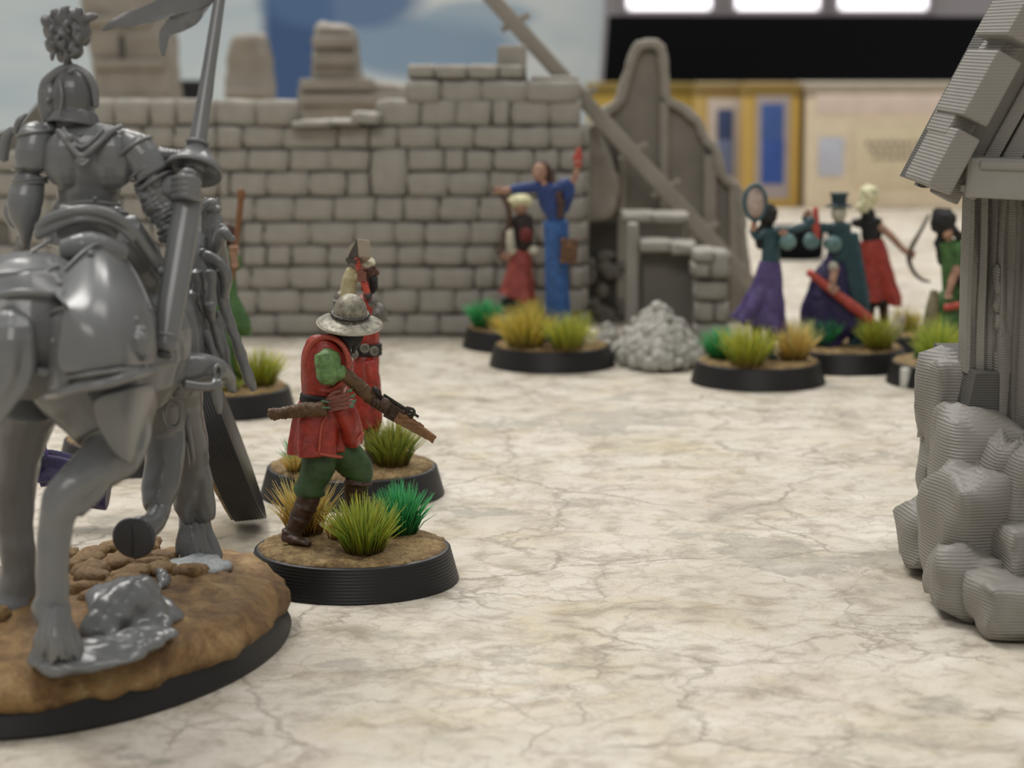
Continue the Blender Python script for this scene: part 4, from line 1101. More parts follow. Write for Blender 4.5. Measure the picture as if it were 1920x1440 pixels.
# left shoulder and arm
def g(m):
    f.B(m, 66, 262, -.2, (34, 32, 34)); T(m, [(70, 252, -.2, (32, 32)), (64, 285, -.25, (34, 34)), (62, 312, -.25, (32, 32))], n=14); f.B(m, 92, 245, -.15, (20, 20, 18))
pl_ = f.part('pauldron', GP, g, vox=1.6, smooth=2)
def g(m):
    for (x, y, r) in ((66, 250, 32), (60, 312, 35), (56, 338, 33), (56, 345, 31)): m.torus(f.p(x, y, -.22), r * f.k, 3.4 * f.k, rotv((-.12, .1, 1)), n=26, m=8)
    T(m, [(28, 250, -.1, 6), (36, 228, -.12, 7), (50, 214, -.1, 4)], n=10); T(m, [(6, 300, 0, 10), (12, 262, 0, 10), (26, 240, 0, 7)], n=10)
f.part('pauldron_rim', GP, g, parent=pl_, vox=1.4, smooth=1)
def g(m):
    T(m, [(58, 330, -.2, (27, 26)), (48, 372, -.28, (33, 30)), (46, 400, -.3, (30, 28)), (48, 445, -.25, (12, 14)), (40, 500, .2, 12)], n=16); f.B(m, 30, 400, -.1, (24, 22, 30))
    T(m, [(46, 448, -.2, 14), (34, 480, -.1, 13), (24, 505, .0, 11)])
f.part('left_arm', GP, g, vox=1.7, smooth=3) .name = 'arm'
# rider's leg and spur
def g(m):
    T(m, [(215, 440, -.6, (52, 50)), (265, 510, -.3, (48, 48)), (305, 600, .2, (42, 42)), (322, 660, .3, (38, 40)), (330, 700, .3, (36, 36)), (345, 735, .3, (30, 30))], n=16)
    T(m, [(325, 700, .2, (36, 30)), (365, 690, .3, (30, 26)), (400, 692, .5, (25, 22)), (425, 706, .7, (16, 16)), (434, 728, .8, (9, 10))], n=16)
    for i in range(5): m.torus(f.p(352 + i * 16, 690 + i * 3, .3 + i * .1), (29 - i * 3) * f.k, 2.5 * f.k, rotv((1, .3, -.05)), n=20, m=6)
f.part('rider_leg', GP, g, vox=2, smooth=2)
def g(m):
    T(m, [(345, 720, 0, 9), (380, 725, .1, 9), (415, 722, .2, 8)], n=10); T(m, [(402, 715, .2, 13), (408, 745, .2, 10), (412, 775, .2, 4)], n=12); m.torus(f.p(408, 700, .3), 16 * f.k, 4 * f.k, rotv((1, -.3, 0)))
f.part('stirrup', GP, g, vox=1.5, smooth=1)
# lance: leans away towards its tip
def L(t, off=0): # t = 0 butt, 1 tip out of the picture
    a = f.p(308, 655, -1.0); b = f.p(363, 318, -.3); c = f.p(425, -90, .55)
    return a.lerp(b, t / .45) if t < .45 else b.lerp(c, (t - .45) / .55)
LD = (L(.5) - L(.3)).normalized()
def g(m):
    rr = [(0, 21), (.02, 23), (.15, 26), (.28, 27), (.36, 25), (.385, 22)]
    m.tube([L(t) for t, r in rr], [r * f.k for t, r in rr], n=24)
    m.tube([L(t) for t in (.38, .46)], [19 * f.k, 18 * f.k], n=20)
    rr = [(.45, 22), (.50, 19), (.52, 16.5), (.62, 14), (.75, 12), (.9, 10.5), (1.02, 9)]
    m.tube([L(t) for t, r in rr], [r * f.k for t, r in rr], n=24)
lance = f.part('lance', GP, g)
def g(m):
    m.lathe([(15 * f.k, 42 * f.k), (22 * f.k, 40 * f.k), (26 * f.k, 30 * f.k), (38 * f.k, 14 * f.k), (50 * f.k, 2 * f.k), (54 * f.k, -8 * f.k), (52 * f.k, -12 * f.k), (40 * f.k, -2 * f.k), (20 * f.k, 6 * f.k), (12 * f.k, 8 * f.k)], L(.455), 44, rot=rotv(LD + Vector((.0, .25, 0))))
f.part('vamplate', GP, g, parent=lance)
def g(m):
    for t, r in ((.375, 25), (.39, 22), (.03, 24), (.515, 21)): m.torus(L(t), (r - 2) * f.k, 4 * f.k, rotv(LD), n=30, m=8)
f.part('lance_ring', GP, g, parent=lance)
f.part('butt_socket', plastic('grey_hoof', (0, 0, 0)), lambda m: m.lathe([(.5 * f.k, -1.5 * f.k), (15 * f.k, -1.5 * f.k), (16 * f.k, 3 * f.k), (1 * f.k, 3 * f.k)], L(0) - LD * 12 * f.k, 20, rot=rotv(LD)), parent=lance)
def g(m):
    T(m, [(424, -30, .45, (8, 2.5)), (395, -12, .38, (20, 2.5)), (360, -4, .3, (24, 2.5)), (325, 8, .26, (21, 2.5)), (285, 24, .28, (20, 2.5)), (245, 36, .24, (15, 2.5)), (215, 44, .2, (8, 2)), (193, 56, .2, (1.5, 1))], n=18, up=(0, -1, .02))
    T(m, [(424, -50, .45, (8, 2.5)), (398, -30, .4, (20, 2.5)), (376, -2, .36, (24, 2.5)), (358, 22, .3, (24, 2.5)), (334, 42, .32, (20, 2.5)), (312, 58, .26, (14, 2.5)), (306, 80, .24, (9, 2)), (306, 103, .24, (1.5, 1))], n=18, up=(.25, -1, .02))
pen = f.part('pennant', GP, g, parent=lance, vox=1.1, smooth=1, disp=(.03, 2.2), label='forked swallow-tailed pennant')
# mane, reins and trappings hanging beside the neck
def g(m):
    for pts in ([(378, 470, 1.0, 10), (402, 505, 1.0, 11), (418, 560, 1.0, 12), (432, 610, 1.05, 12), (450, 660, 1.1, 11), (462, 695, 1.1, 12), (476, 730, 1.15, 6)],
                [(398, 400, 1.2, 9), (398, 450, 1.15, 8), (398, 485, 1.1, 7)], [(384, 395, 1.2, 7), (382, 440, 1.2, 9), (380, 480, 1.1, 9)],
                [(385, 478, .9, 11), (410, 492, .85, 12), (424, 520, .9, 12), (420, 556, .95, 8)], [(396, 508, .8, 12), (397, 545, .78, 11), (394, 572, .8, 13), (398, 600, .9, 8)],
                [(368, 510, .9, 12), (376, 570, .95, 15), (388, 630, 1.0, 14), (404, 680, 1.0, 13), (418, 715, 1.0, 9)],
                [(360, 550, .9, 14), (362, 620, .9, 16), (376, 680, .9, 15)], [(400, 600, .95, 8), (412, 650, 1.0, 9), (428, 700, 1.05, 10), (440, 735, 1.1, 7)],
                [(408, 585, 1.0, 7), (424, 650, 1.0, 5), (430, 690, 1.0, 4)], [(385, 620, .8, 8), (398, 660, .8, 9), (402, 700, .8, 7)]):
        T(m, pts, n=10)
    f.B(m, 396, 384, 1.15, (15, 14, 14)); f.B(m, 408, 393, 1.1, 9); f.B(m, 395, 575, .75, 12)
mane = f.part('mane_and_reins', GP, g, vox=1.7, smooth=2, disp=(.02, 5))
def g(m):
    T(m, [(404, 470, 1.1, 10), (412, 445, 1.0, 14), (420, 436, .95, 11), (432, 446, .95, 8), (440, 447, .95, 5)], n=10); T(m, [(408, 430, 1, 6), (416, 424, 1, 6), (428, 434, .95, 4)], n=8)
    T(m, [(366, 415, 1.1, 4), (380, 388, 1.1, 6), (394, 378, 1.1, 6)], n=8)
f.part('bridle_ornament', GP, g, vox=1.3, smooth=1)
# plastic ground the feet are moulded on
zt = .66
def g(m):
    def gp(x, y, z=zt): return G(x, y, z)
    m.tube([gp(70, 1245), gp(120, 1240), gp(190, 1225), gp(250, 1205), gp(300, 1188), gp(322, 1180)], [(.2, .07), (.38, .09), (.42, .09), (.3, .1), (.22, .08), (.05, .04)], n=16, up=(0, 0, 1))
    m.tube([gp(290, 1178), gp(262, 1165), gp(240, 1120, .8), gp(262, 1095, .9)], [(.2, .08), (.5, .13), (.42, .16), (.2, .1)], n=16, up=(0, 0, 1))
    for (x, y, r, z) in ((215, 1150, .26, .8), (245, 1125, .26, .9), (278, 1140, .2, .8), (262, 1108, .2, .95), (190, 1178, .22, .7), (300, 1165, .14, .7)): m.ball(gp(x, y, z), (r, r, r * .75))
    m.tube([gp(300, 1070, .75), gp(308, 1090, .72), gp(288, 1120, .72)], [.05, .06, .05], n=8)
f.part('moulded_ground', GP, g, vox=6, smooth=1, disp=(.05, 3.2))
def g(m):
    c = G(372, 1064, .66); m.lathe([(.36, 0), (.34, .05), (.2, .08), (.02, .09)], c, 40, sy=1.15, jag=lambda t, i: .2 * noise.noise(Vector((math.cos(t) * 2, math.sin(t) * 2, 0))))
k = NT('dried_glue'); k.b.inputs['Base Color'].default_value = (.42, .45, .46, 1); k.b.inputs['Roughness'].default_value = .15; k.bump(k.noise(k.coord(), 16, 4).outputs[0], .8, .05)
f.part('glue_patch', k.m, g, disp=(.05, 6), label='glossy rough patch of dried glue')
# ================================================================ THE PRINTED TIMBER HOUSE
HG = plastic('printed_house_grey', (138, 134, 127), .5, layer=.5, period=.036, strength=.7, spec=.35, var=.06, fine=.15)
HG2 = plastic('printed_timber_grey', (138, 134, 127), .5, layer=.42, period=.026, strength=.5, spec=.35, var=.06, fine=.2)
HD = plastic('printed_core_grey', (88, 86, 82), .6, layer=.5, period=.03, spec=.2)
YH = 25.5
hs = thing('timber_framed_house', 'grey printed house with boulder footing, timber posts and plank roof', 'house', (P(1900, 1100, YH).x + 1.2, YH, 0))
HB = [rockmesh('foundation_stone', HG, .17, 60 + i, 6, .6) for i in range(8)]
def stone(x0, x1, y0, y1, Y, dp=None, i=0, rot=(0, 0, 0)):
    a = P(x0, y0, Y); b = P(x1, y1, Y); w = abs(b.x - a.x); h = abs(a.z - b.z); dp = dp or w * .8
    z = max((a.z + b.z) / 2, h * .6 + .01)
    return piece('foundation_stone', HB[i % 8], hs, ((a.x + b.x) / 2, Y + dp * .4, z), (w * 1.2, dp * 1.2, h * 1.2), rot)
ST_ = [(1755, 1864, 688, 838, 26.4, .75, 0, (.05, -.03, .1)), (1745, 1802, 800, 926, 26.7, .6, 1, (0, .12, 0)), (1780, 1896, 806, 968, 25.2, .9, 2, (0, .05, .15)),
       (1852, 1908, 850, 1000, 24.6, .7, 3, (0, .18, 0)), (1902, 1990, 868, 1022, 24.2, .8, 4, (0, 0, 0)), (1784, 1918, 962, 1148, 24.3, .95, 5, (.05, -.06, .2)),
       (1893, 1990, 1010, 1150, 23.6, .9, 6, (0, .1, 0)), (1774, 1882, 1092, 1190, 23.9, .9, 7, (0, .06, -.1)), (1850, 1965, 1132, 1216, 23.1, .8, 0, (0, -.06, .1)),
       (1712, 1790, 988, 1082, 26.0, .75, 3, (0, .05, .1)), (1764, 1806, 1030, 1092, 25.7, .6, 6, (0, 0, 0)), (1782, 1830, 900, 990, 26.6, .7, 4, (0, 0, 0)),
       (1960, 2080, 1140, 1235, 22.9, .8, 2, (0, 0, 0)), (1985, 2110, 1000, 1160, 23.2, .9, 1, (0, .1, 0)), (1985, 2100, 860, 1010, 23.6, .8, 5, (0, 0, 0)), (1800, 1850, 1000, 1040, 26.4, .7, 2, (0, 0, 0))]
for t in ST_: stone(*t)
def hx(x, y, Y): p = P(x, y, Y); return Vector((p.x, Y, max(0, p.z)))
m = M(); m.prism([hx(1800, 1120, 25.6), hx(1800, 840, 25.6), hx(1830, 700, 25.6), hx(2150, 700, 25.6), hx(2150, 1120, 25.6)], (0, 2.6, 0))
m.obj('footing_core', HD, hs, ss=False)
# posts and planks of the corner
def post(name, x0, x1, y0, y1, Y, dp, seed, wob=.018, mat=HG2):
    rn = random.Random(seed); m = M(); N = 14; a = P(x0, y0, Y); b = P(x1, y1, Y)
    vs = []; fs = []
    prof = []
    nx = 5
    front = []
    for j in range(N + 1):
        z = a.z + (b.z - a.z) * j / N; row = []
        for i in range(nx):
            x = a.x + (b.x - a.x) * i / (nx - 1)
            gx = .02 * math.sin(i * 2.6 + seed) + wob * noise.noise(Vector((i * 1.7 + seed, z * 1.1, 0)))
            row.append(Vector((x + wob * 1.3 * noise.noise(Vector((i * .4 + seed, z * .9, 5))), Y + gx * 2.2, z)))
        vs += row
    o = len(vs)
    vs += [v + Vector((0, dp, 0)) - Vector((0, v.y - Y, 0)) for v in vs]
    for j in range(N):
        for i in range(nx - 1):
            q = j * nx + i
            fs.append((q, q + 1, q + nx + 1, q + nx)); fs.append((o + q, o + q + nx, o + q + nx + 1, o + q + 1))
        fs.append((j * nx, j * nx + nx, o + j * nx + nx, o + j * nx)); fs.append((j * nx + nx - 1, o + j * nx + nx - 1, o + (j + 2) * nx - 1, (j + 2) * nx - 1))
    for i in range(nx - 1):
        fs.append((i, o + i, o + i + 1, i + 1)); q = N * nx + i; fs.append((q, q + 1, o + q + 1, o + q))
    m._add(vs, fs)
    return m.obj(name, mat, hs, ss=False)
post('corner_post', 1821, 1842, 360, 700, 26.0, .5, 1); post('corner_post', 1842, 1868, 360, 705, 25.9, .6, 2, .022); post('wall_plank', 1870, 1888, 360, 800, 26.2, .4, 3, .02, HD)  # last strip is darker: the gap's shade is put into its colour
post('wall_plank', 1886, 1912, 360, 830, 25.6, .5, 4, .03); post('wall_plank', 1911, 1936, 360, 850, 25.5, .5, 5, .02); post('wall_plank', 1937, 1985, 360, 860, 25.4, .5, 6, .02); post('wall_plank', 1986, 2060, 360, 860, 25.5, .5, 7, .02)
for i, (y0, y1) in enumerate(((500, 545), (548, 585), (588, 620), (655, 700), (702, 745), (748, 800))):
    stone(1872, 1900, y0, y1, 25.75, .3, i)
# roof: slanting barge boards, cover boards in three steps, tie beam
def slant(name, p0, p1, w, Y0, Y1, dp, mat=HG2, bev=.03, parent=None):
    a = P(p0[0], p0[1], Y0); b = P(p1[0], p1[1], Y1)
    m = M(); d = (b - a).normalized(); n = Vector((0, 1, 0)).cross(d).normalized()
    a2, b2 = a + n * w * .006, b + n * w * .006
    m.beam(a, b, w * S(Y0) * 1.0, dp, up=(0, 1, 0), bev=bev)
    return m.obj(name, mat, parent or hs, ss=False)
slant('barge_board', (1768, 372), (1965, 20), 44, 24.9, 24.9, .5)
slant('barge_board', (1812, 368), (2010, 10), 26, 24.75, 24.75, .35)
slant('barge_board', (1850, 362), (2040, 20), 34, 24.95, 24.95, .5)
slant('cover_board', (1737, 348), (1792, 246), 46, 24.8, 24.8, 1.5, HG)
slant('cover_board', (1772, 258), (1800, 206), 44, 25.1, 25.1, 1.2, HG)
slant('cover_board', (1800, 222), (1864, 104), 50, 24.8, 24.8, 1.6, HG)
slant('cover_board', (1838, 140), (1885, 80), 34, 25.2, 25.2, 1.2, HG)
slant('cover_board', (1880, 78), (1965, -75), 56, 24.7, 24.7, 1.7, HG)
m = M(); m.prism([P(1728, 352, 25.2), P(2110, 360, 25.2), P(2110, -200, 25.2), P(2020, -160, 25.2)], (0, .5, 0)); m.obj('gable_infill', HD, hs, ss=False)
m = M(); m.prism([P(1748, 352, 25.7), P(2010, -140, 25.7), P(2200, -140, 25.7), P(2200, 352, 25.7)], (0, 2.2, 0)); m.obj('roof_body', HD, hs, ss=False)
m = M(); m.beam(P(1808, 330, 24.5), P(2100, 345, 24.3), .44, .5, up=(0, 1, 0), bev=.05); tbm = m.obj('tie_beam', plastic('smooth_print_grey', (142, 139, 133), .45, spec=.35, var=.08), hs, ss=False)
m = M(); m.beam(P(1835, 308, 24.35), P(2100, 316, 24.15), .1, .3, up=(0, 1, 0), bev=.03); m.beam(P(1800, 352, 24.4), P(1900, 356, 24.3), .08, .2, up=(0, 1, 0), bev=.02); m.obj('beam_groove_ridge', HG2, tbm, ss=False)
# ================================================================ THE OUT-OF-FOCUS PAINTED MINIATURES
BLUE = paint('blue_robe', (38, 92, 158), edge=.5, rough=.5); DBLUE = paint('deep_blue_cloth', (30, 62, 124), edge=.5)
PURP = paint('purple_cloth', (84, 66, 124), edge=.7); DPURP = paint('dark_purple_cloth', (46, 34, 84), edge=.6)
TEAL = paint('teal_armour', (36, 72, 80), edge=.8, rough=.4); SALM = paint('salmon_red_cloth', (168, 70, 58), edge=.7)
SGRN = paint('leaf_green_cloth', (70, 112, 52), edge=.5); FLESH = paint('pale_flesh', (176, 132, 106), edge=.6)
WHT = paint('bone_white', (206, 200, 176), edge=.4, wash=.6); BROWN = paint('brown_hair', (78, 50, 34), edge=.6)
ORG = paint('orange_red_haft', (182, 62, 42), edge=.6); GOLD = paint('dull_gold', (120, 84, 40), edge=.8, rough=.4, metal=.3)
WH2 = paint('pale_yellow_plume', (232, 226, 176), edge=.3, wash=.4)
def legs(f, xs, y0, y1, r, mat, d=0., name='leg'):
    for x0, x1 in xs:
        f.part(name, mat, lambda m: (f.T(m, [(x0, y0, d, r), ((x0 + x1) / 2, (y0 + y1) / 2, d, r * .85), (x1, y1, d, r * .75)]), f.T(m, [(x1 - 2, y1 + 4, d, (r * .9, r * .6)), (x1 + 12, y1 + 6, d - .1, (r * .7, r * .45))], up=(0, 0, 1))), vox=1.8, smooth=2)
def hand(m, f, x, y, d, r, dx=1, dy=0):
    """a small closed hand: palm, four curled fingers and a thumb"""
    f.B(m, x, y, d, (r, r * .7, r))
    for i in range(4):
        o = (i - 1.5) * r * .5
        f.T(m, [(x - dy * o + dx * r * .5, y + dx * o + dy * r * .5, d - .02, r * .3), (x - dy * o + dx * r * 1.25, y + dx * o + dy * r * 1.25, d - .07, r * .3), (x - dy * o + dx * r * 1.1, y + dx * o + dy * r * 1.1, d - .1, r * .25)], n=6)
    f.T(m, [(x + dy * r * .6, y - dx * r * .8, d - .03, r * .3), (x + dx * r * .7, y - r * 1.2, d - .06, r * .25)], n=6)
GRP = 'painted miniatures'
# --- green robed one behind the knight
f = Fig('green_robed_miniature', 'painted miniature in a green robe with a brown staff, half hidden behind the knight', 'miniature', GRP, 418, 768, 271)
f.part('robe', SGRN, lambda m: (f.T(m, [(418, 470, 0, 22), (416, 510, 0, 26), (414, 560, 0, 30), (408, 640, 0, 40), (405, 705, 0, 46), (405, 725, 0, 44)], n=40, fold=.2), f.T(m, [(425, 470, -.1, 14), (440, 490, -.1, 13), (442, 505, -.1, 9)])), vox=2, smooth=2)
f.part('sleeve', SGRN, lambda m: f.T(m, [(428, 520, -.2, 10), (430, 550, -.22, 14), (440, 580, -.24, 17), (452, 605, -.24, 18), (462, 622, -.24, 12), (468, 628, -.24, 5)], n=14), vox=1.6, smooth=2, disp=(.015, 5))
f.part('head', BROWN, lambda m: (f.B(m, 424, 440, 0, (20, 20, 24)), f.T(m, [(410, 430, 0, 12), (404, 470, .1, 12)])), vox=1.6, smooth=2)
def g(m): hand(m, f, 438, 474, -.2, 9, 0, -1); f.T(m, [(440, 500, -.18, 8), (438, 482, -.2, 7)])
f.part('hand', FLESH, g, vox=1.2, smooth=1)
f.part('staff', paint('orange_brown_wood', (122, 78, 40), edge=.6), lambda m: (f.T(m, [(453, 356, -.2, 6), (449, 400, -.2, 6), (441, 470, -.2, 4.5), (432, 560, -.2, 4.5), (425, 640, -.2, 4)], n=10), f.B(m, 452, 366, -.2, (8, 8, 14))))
f.tuft(488, 722, 52, 74, 240, 'lime'); f.tuft(372, 735, 40, 60, 120, 'tan'); f.tuft(430, 734, 30, 30, 60, 'moss')
# --- blue robed one
f = Fig('blue_robed_miniature', 'painted miniature in long blue robe, arms raised, brown book at the hip', 'miniature', GRP, 1035, 684, 236)
def g(m):
    f.T(m, [(1042, 415, 0, (24, 20)), (1043, 440, 0, (23, 20)), (1043, 480, 0, (21, 20)), (1044, 540, 0, (21, 20)), (1046, 600, 0, (23, 21)), (1046, 640, 0, (26, 24))], n=36, fold=.18, nf=5)
f.part('robe', BLUE, g, vox=1.8, smooth=2)
f.part('bodice', DBLUE, lambda m: (f.T(m, [(1030, 350, 0, (26, 15)), (1034, 378, 0, (24, 16)), (1042, 405, 0, (17, 14)), (1044, 420, 0, (17, 14))], n=18), f.T(m, [(1012, 350, 0, 11), (985, 352, -.05, 10), (958, 356, -.1, 9)]), f.T(m, [(1050, 352, 0, 12), (1063, 345, 0, 12), (1066, 362, 0, 12), (1056, 395, 0, 10)])), vox=1.7, smooth=2)
h = f.part('head', FLESH, lambda m: (f.B(m, 1012, 323, -.02, (14, 14, 18)), f.T(m, [(1014, 335, 0, 7), (1022, 350, 0, 8)]), f.B(m, 1007, 328, -.16, (3, 4, 4))), vox=1.3, smooth=1)
f.part('hair', BROWN, lambda m: (f.B(m, 1017, 319, .06, (17, 14, 19)), f.T(m, [(1024, 325, .08, 11), (1036, 345, .1, 8), (1048, 366, -.1, 8), (1052, 390, -.16, 7), (1048, 408, -.18, 4)])), vox=1.4, smooth=1, disp=(.03, 8), parent=h)
def g(m): f.T(m, [(962, 356, -.1, 7), (945, 357, -.12, 6)]); hand(m, f, 938, 357, -.12, 7, -1, 0)
f.part('hand', FLESH, g, vox=1.2, smooth=1)
def g(m): f.T(m, [(1066, 350, 0, 8), (1076, 335, -.02, 6), (1082, 322, -.04, 6)]); hand(m, f, 1083, 312, -.05, 7, 0, -1)
f.part('hand', FLESH, g, vox=1.2, smooth=1)
f.part('torch_flame', ORG, lambda m: f.T(m, [(1084, 312, -.05, 7), (1083, 298, -.05, 9), (1085, 285, -.05, 6), (1086, 276, -.05, 2)]), vox=1.2, smooth=1)
def g(m): m.box(f.p(1067, 470, -.3), (32 * f.k, 9 * f.k, 46 * f.k), Matrix.Rotation(.06, 3, 'Y'), bev=1.5 * f.k)
bk = f.part('book', paint('book_brown', (86, 56, 36), edge=.6), g)
def g(m):
    m.torus(f.p(1067, 470, -.36), 9 * f.k, 2 * f.k, rotv((0, -1, 0))); m.box(f.p(1067, 470, -.355), (3 * f.k, 2 * f.k, 38 * f.k))
    for x, y in ((1054, 450), (1080, 450), (1054, 490), (1080, 490)): m.box(f.p(x, y, -.35), (6 * f.k, 3 * f.k, 6 * f.k))
f.part('book_fitting', GOLD, g, parent=bk, kind='stuff')
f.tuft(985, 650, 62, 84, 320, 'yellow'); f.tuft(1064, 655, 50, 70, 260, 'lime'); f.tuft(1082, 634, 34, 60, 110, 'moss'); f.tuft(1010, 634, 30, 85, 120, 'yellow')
def g(m):
    for dx, r, h_ in ((0, 9, 26), (-10, 7, 18), (11, 8, 22), (4, 6, 14)): f.T(m, [(1100 + dx, 650, -.1, r), (1101 + dx * 1.2, 648 - h_, -.1, r * .9), (1102 + dx * 1.3, 648 - h_ - 9, -.1, 2)], n=7)
f.part('pale_crystal', WH2, g, vox=1.5)
# --- white-haired one with bow and salmon skirt
f = Fig('bow_woman_miniature', 'painted miniature with cream hair, salmon skirt and dark bow, left of the blue robe', 'miniature', GRP, 979, 649, 224)
f.part('skirt', SALM, lambda m: f.T(m, [(978, 470, 0, (17, 14)), (975, 500, 0, (22, 18)), (972, 535, 0, (27, 22)), (970, 556, 0, (31, 26)), (968, 562, 0, (30, 25))], n=44, fold=.3, nf=6, roundend=False), vox=1.5, smooth=1)
f.part('skirt_hem', BLK, lambda m: f.T(m, [(968, 560, 0, (29, 24)), (968, 574, 0, (30, 25))], n=30, roundend=False), vox=1.5, smooth=1)
f.part('torso', paint('dark_vest', (52, 38, 36), edge=.6), lambda m: (f.T(m, [(980, 405, 0, (18, 13)), (982, 430, 0, (20, 14)), (982, 465, 0, (15, 12))], n=16), f.T(m, [(965, 410, -.05, 7), (950, 430, -.1, 6), (948, 455, -.12, 6)])), vox=1.6, smooth=2)
f.part('chest_plate', paint('deep_red', (120, 34, 28), edge=.5), lambda m: f.B(m, 986, 440, -.2, (12, 6, 14)))
f.part('sash', WHT, lambda m: (f.T(m, [(956, 432, -.14, 8), (957, 455, -.16, 9), (962, 474, -.16, 7)]), f.B(m, 1000, 470, -.1, (10, 8, 9))), vox=1.4, smooth=1)
h = f.part('head', FLESH, lambda m: (f.B(m, 976, 388, -.02, (13, 13, 15)), f.T(m, [(978, 396, 0, 7), (980, 408, 0, 8)]), f.B(m, 975, 391, -.16, 3)), vox=1.3, smooth=1)
f.part('hair', WH2, lambda m: (f.B(m, 976, 377, .0, (23, 18, 13)), f.B(m, 964, 384, .05, (10, 12, 12))), vox=1.5, smooth=1, disp=(.03, 7), parent=h)
f.part('bow', BROWN, lambda m: f.T(m, [(925, 352, -.15, 5), (940, 365, -.15, 5), (954, 392, -.15, 5), (954, 425, -.15, 5), (946, 455, -.15, 5), (938, 480, -.15, 5), (948, 492, -.15, 4)], n=10))
f.part('hand', FLESH, lambda m: (hand(m, f, 950, 482, -.16, 7, -1, 0), f.T(m, [(962, 474, -.14, 6), (953, 480, -.15, 6)])), vox=1.2, smooth=1)
legs(f, ((960, 952), (982, 986)), 575, 612, 9, paint('grey_legging', (0, 0, 0)))
f.tuft(908, 613, 40, 56, 240, 'green'); f.tuft(940, 616, 30, 30, 90, 'tan')
# --- purple skirt, teal hood
f = Fig('teal_dancer_miniature', 'painted miniature in teal with a swirling light purple skirt and a hand mirror', 'miniature', GRP, 1421, 716, 252)
f.part('skirt', PURP, lambda m: (f.T(m, [(1444, 490, 0, (20, 16)), (1440, 530, 0, (26, 21)), (1432, 570, 0, (36, 28)), (1424, 605, 0, (46, 34)), (1422, 612, 0, (45, 33))], n=56, fold=.3, nf=6, roundend=False), f.T(m, [(1430, 545, -.1, 14), (1410, 580, -.15, 16), (1398, 606, -.15, 12)])), vox=1.6, smooth=1)
f.part('bodice', TEAL, lambda m: (f.T(m, [(1446, 430, 0, (19, 14)), (1446, 460, 0, (17, 13)), (1444, 495, 0, (18, 14))], n=18), f.T(m, [(1436, 436, -.05, 8), (1418, 445, -.05, 7), (1412, 430, -.08, 7)]), f.T(m, [(1458, 436, -.05, 10), (1480, 432, -.1, 8), (1505, 425, -.12, 8), (1525, 412, -.12, 8)])), vox=1.7, smooth=2, disp=(.015, 7))
h = f.part('head', BLK, lambda m: (f.B(m, 1442, 402, 0, (16, 16, 20)), f.T(m, [(1440, 410, .05, 13), (1430, 440, .08, 12), (1424, 462, .08, 8)])), vox=1.5, smooth=2, disp=(.03, 7), label='black haired head')
f.part('mirror_frame', TEAL, lambda m: m.torus(f.p(1416, 380, -.15), 22 * f.k, 4 * f.k, rotv((.35, -1, .1)), ry=1.45))
f.part('mirror_glass', paint('pale_pinkish', (186, 164, 150), edge=.3), lambda m: m.lathe([(.5 * f.k, -2 * f.k), (20 * f.k, -2 * f.k), (20 * f.k, 2 * f.k), (.5 * f.k, 3 * f.k)], f.p(1416, 380, -.14), 28, rot=rotv((.35, -1, .1)), sy=1.4))
f.part('hand', FLESH, lambda m: (f.T(m, [(1412, 432, -.1, 6), (1414, 418, -.12, 6)]), hand(m, f, 1415, 412, -.14, 6, 0, -1)), vox=1.2, smooth=1)
f.part('orb', paint('pale_teal', (88, 122, 120), edge=.6, rough=.3), lambda m: f.B(m, 1477, 453, -.2, 16)); 
f.part('hand', FLESH, lambda m: hand(m, f, 1466, 436, -.2, 6, 1, .4), vox=1.2, smooth=1)
legs(f, ((1446, 1444), (1420, 1418)), 610, 665, 11, TEAL)
f.tuft(1352, 672, 44, 64, 220, 'green'); f.tuft(1400, 684, 56, 80, 320, 'lime'); f.tuft(1488, 674, 48, 82, 300, 'tan')
# --- dark purple skirt, teal cape, red hafted mace
f = Fig('mace_bearer_miniature', 'painted miniature with dark purple skirt holding a long red-hafted mace', 'miniature', GRP, 1583, 688, 238)
f.part('skirt', DPURP, lambda m: (f.T(m, [(1566, 490, 0, (20, 16)), (1556, 530, 0, (36, 26)), (1556, 580, 0, (52, 34)), (1562, 620, 0, (54, 36)), (1575, 640, 0, (42, 30))], n=56, fold=.28, nf=7, roundend=False), f.T(m, [(1560, 460, 0, 6), (1552, 510, -.1, 10), (1535, 560, -.2, 12)])), vox=1.7, smooth=1)
f.part('cape', TEAL, lambda m: (f.T(m, [(1588, 440, .05, (22, 12)), (1596, 490, .05, (22, 12)), (1606, 550, 0, (22, 13)), (1614, 600, -.05, (16, 12)), (1604, 650, -.1, (14, 12)), (1612, 664, -.15, (18, 10))], n=24, fold=.28)), vox=1.7, smooth=2)
f.part('torso', TEAL, lambda m: (f.T(m, [(1574, 420, 0, (22, 15)), (1574, 455, 0, (20, 14)), (1570, 490, 0, (17, 13))], n=18), f.T(m, [(1556, 428, -.05, 10), (1530, 424, -.1, 9), (1508, 406, -.12, 8)])), vox=1.7, smooth=2, disp=(.02, 7))
f.part('head', paint('bone_white', (0, 0, 0)), lambda m: (f.B(m, 1573, 400, -.03, (15, 15, 17)), f.T(m, [(1574, 410, 0, 8), (1574, 424, 0, 10)]), f.B(m, 1570, 404, -.2, 3)), vox=1.4, smooth=1, label='pale skull-like face')
f.part('tall_hat', paint('dark_teal', (32, 62, 66), edge=.6), lambda m: m.lathe([(24 * f.k, 0), (24 * f.k, 3 * f.k), (14 * f.k, 5 * f.k), (15 * f.k, 20 * f.k), (19 * f.k, 26 * f.k), (1 * f.k, 27 * f.k)], f.p(1573, 388, 0), 28))
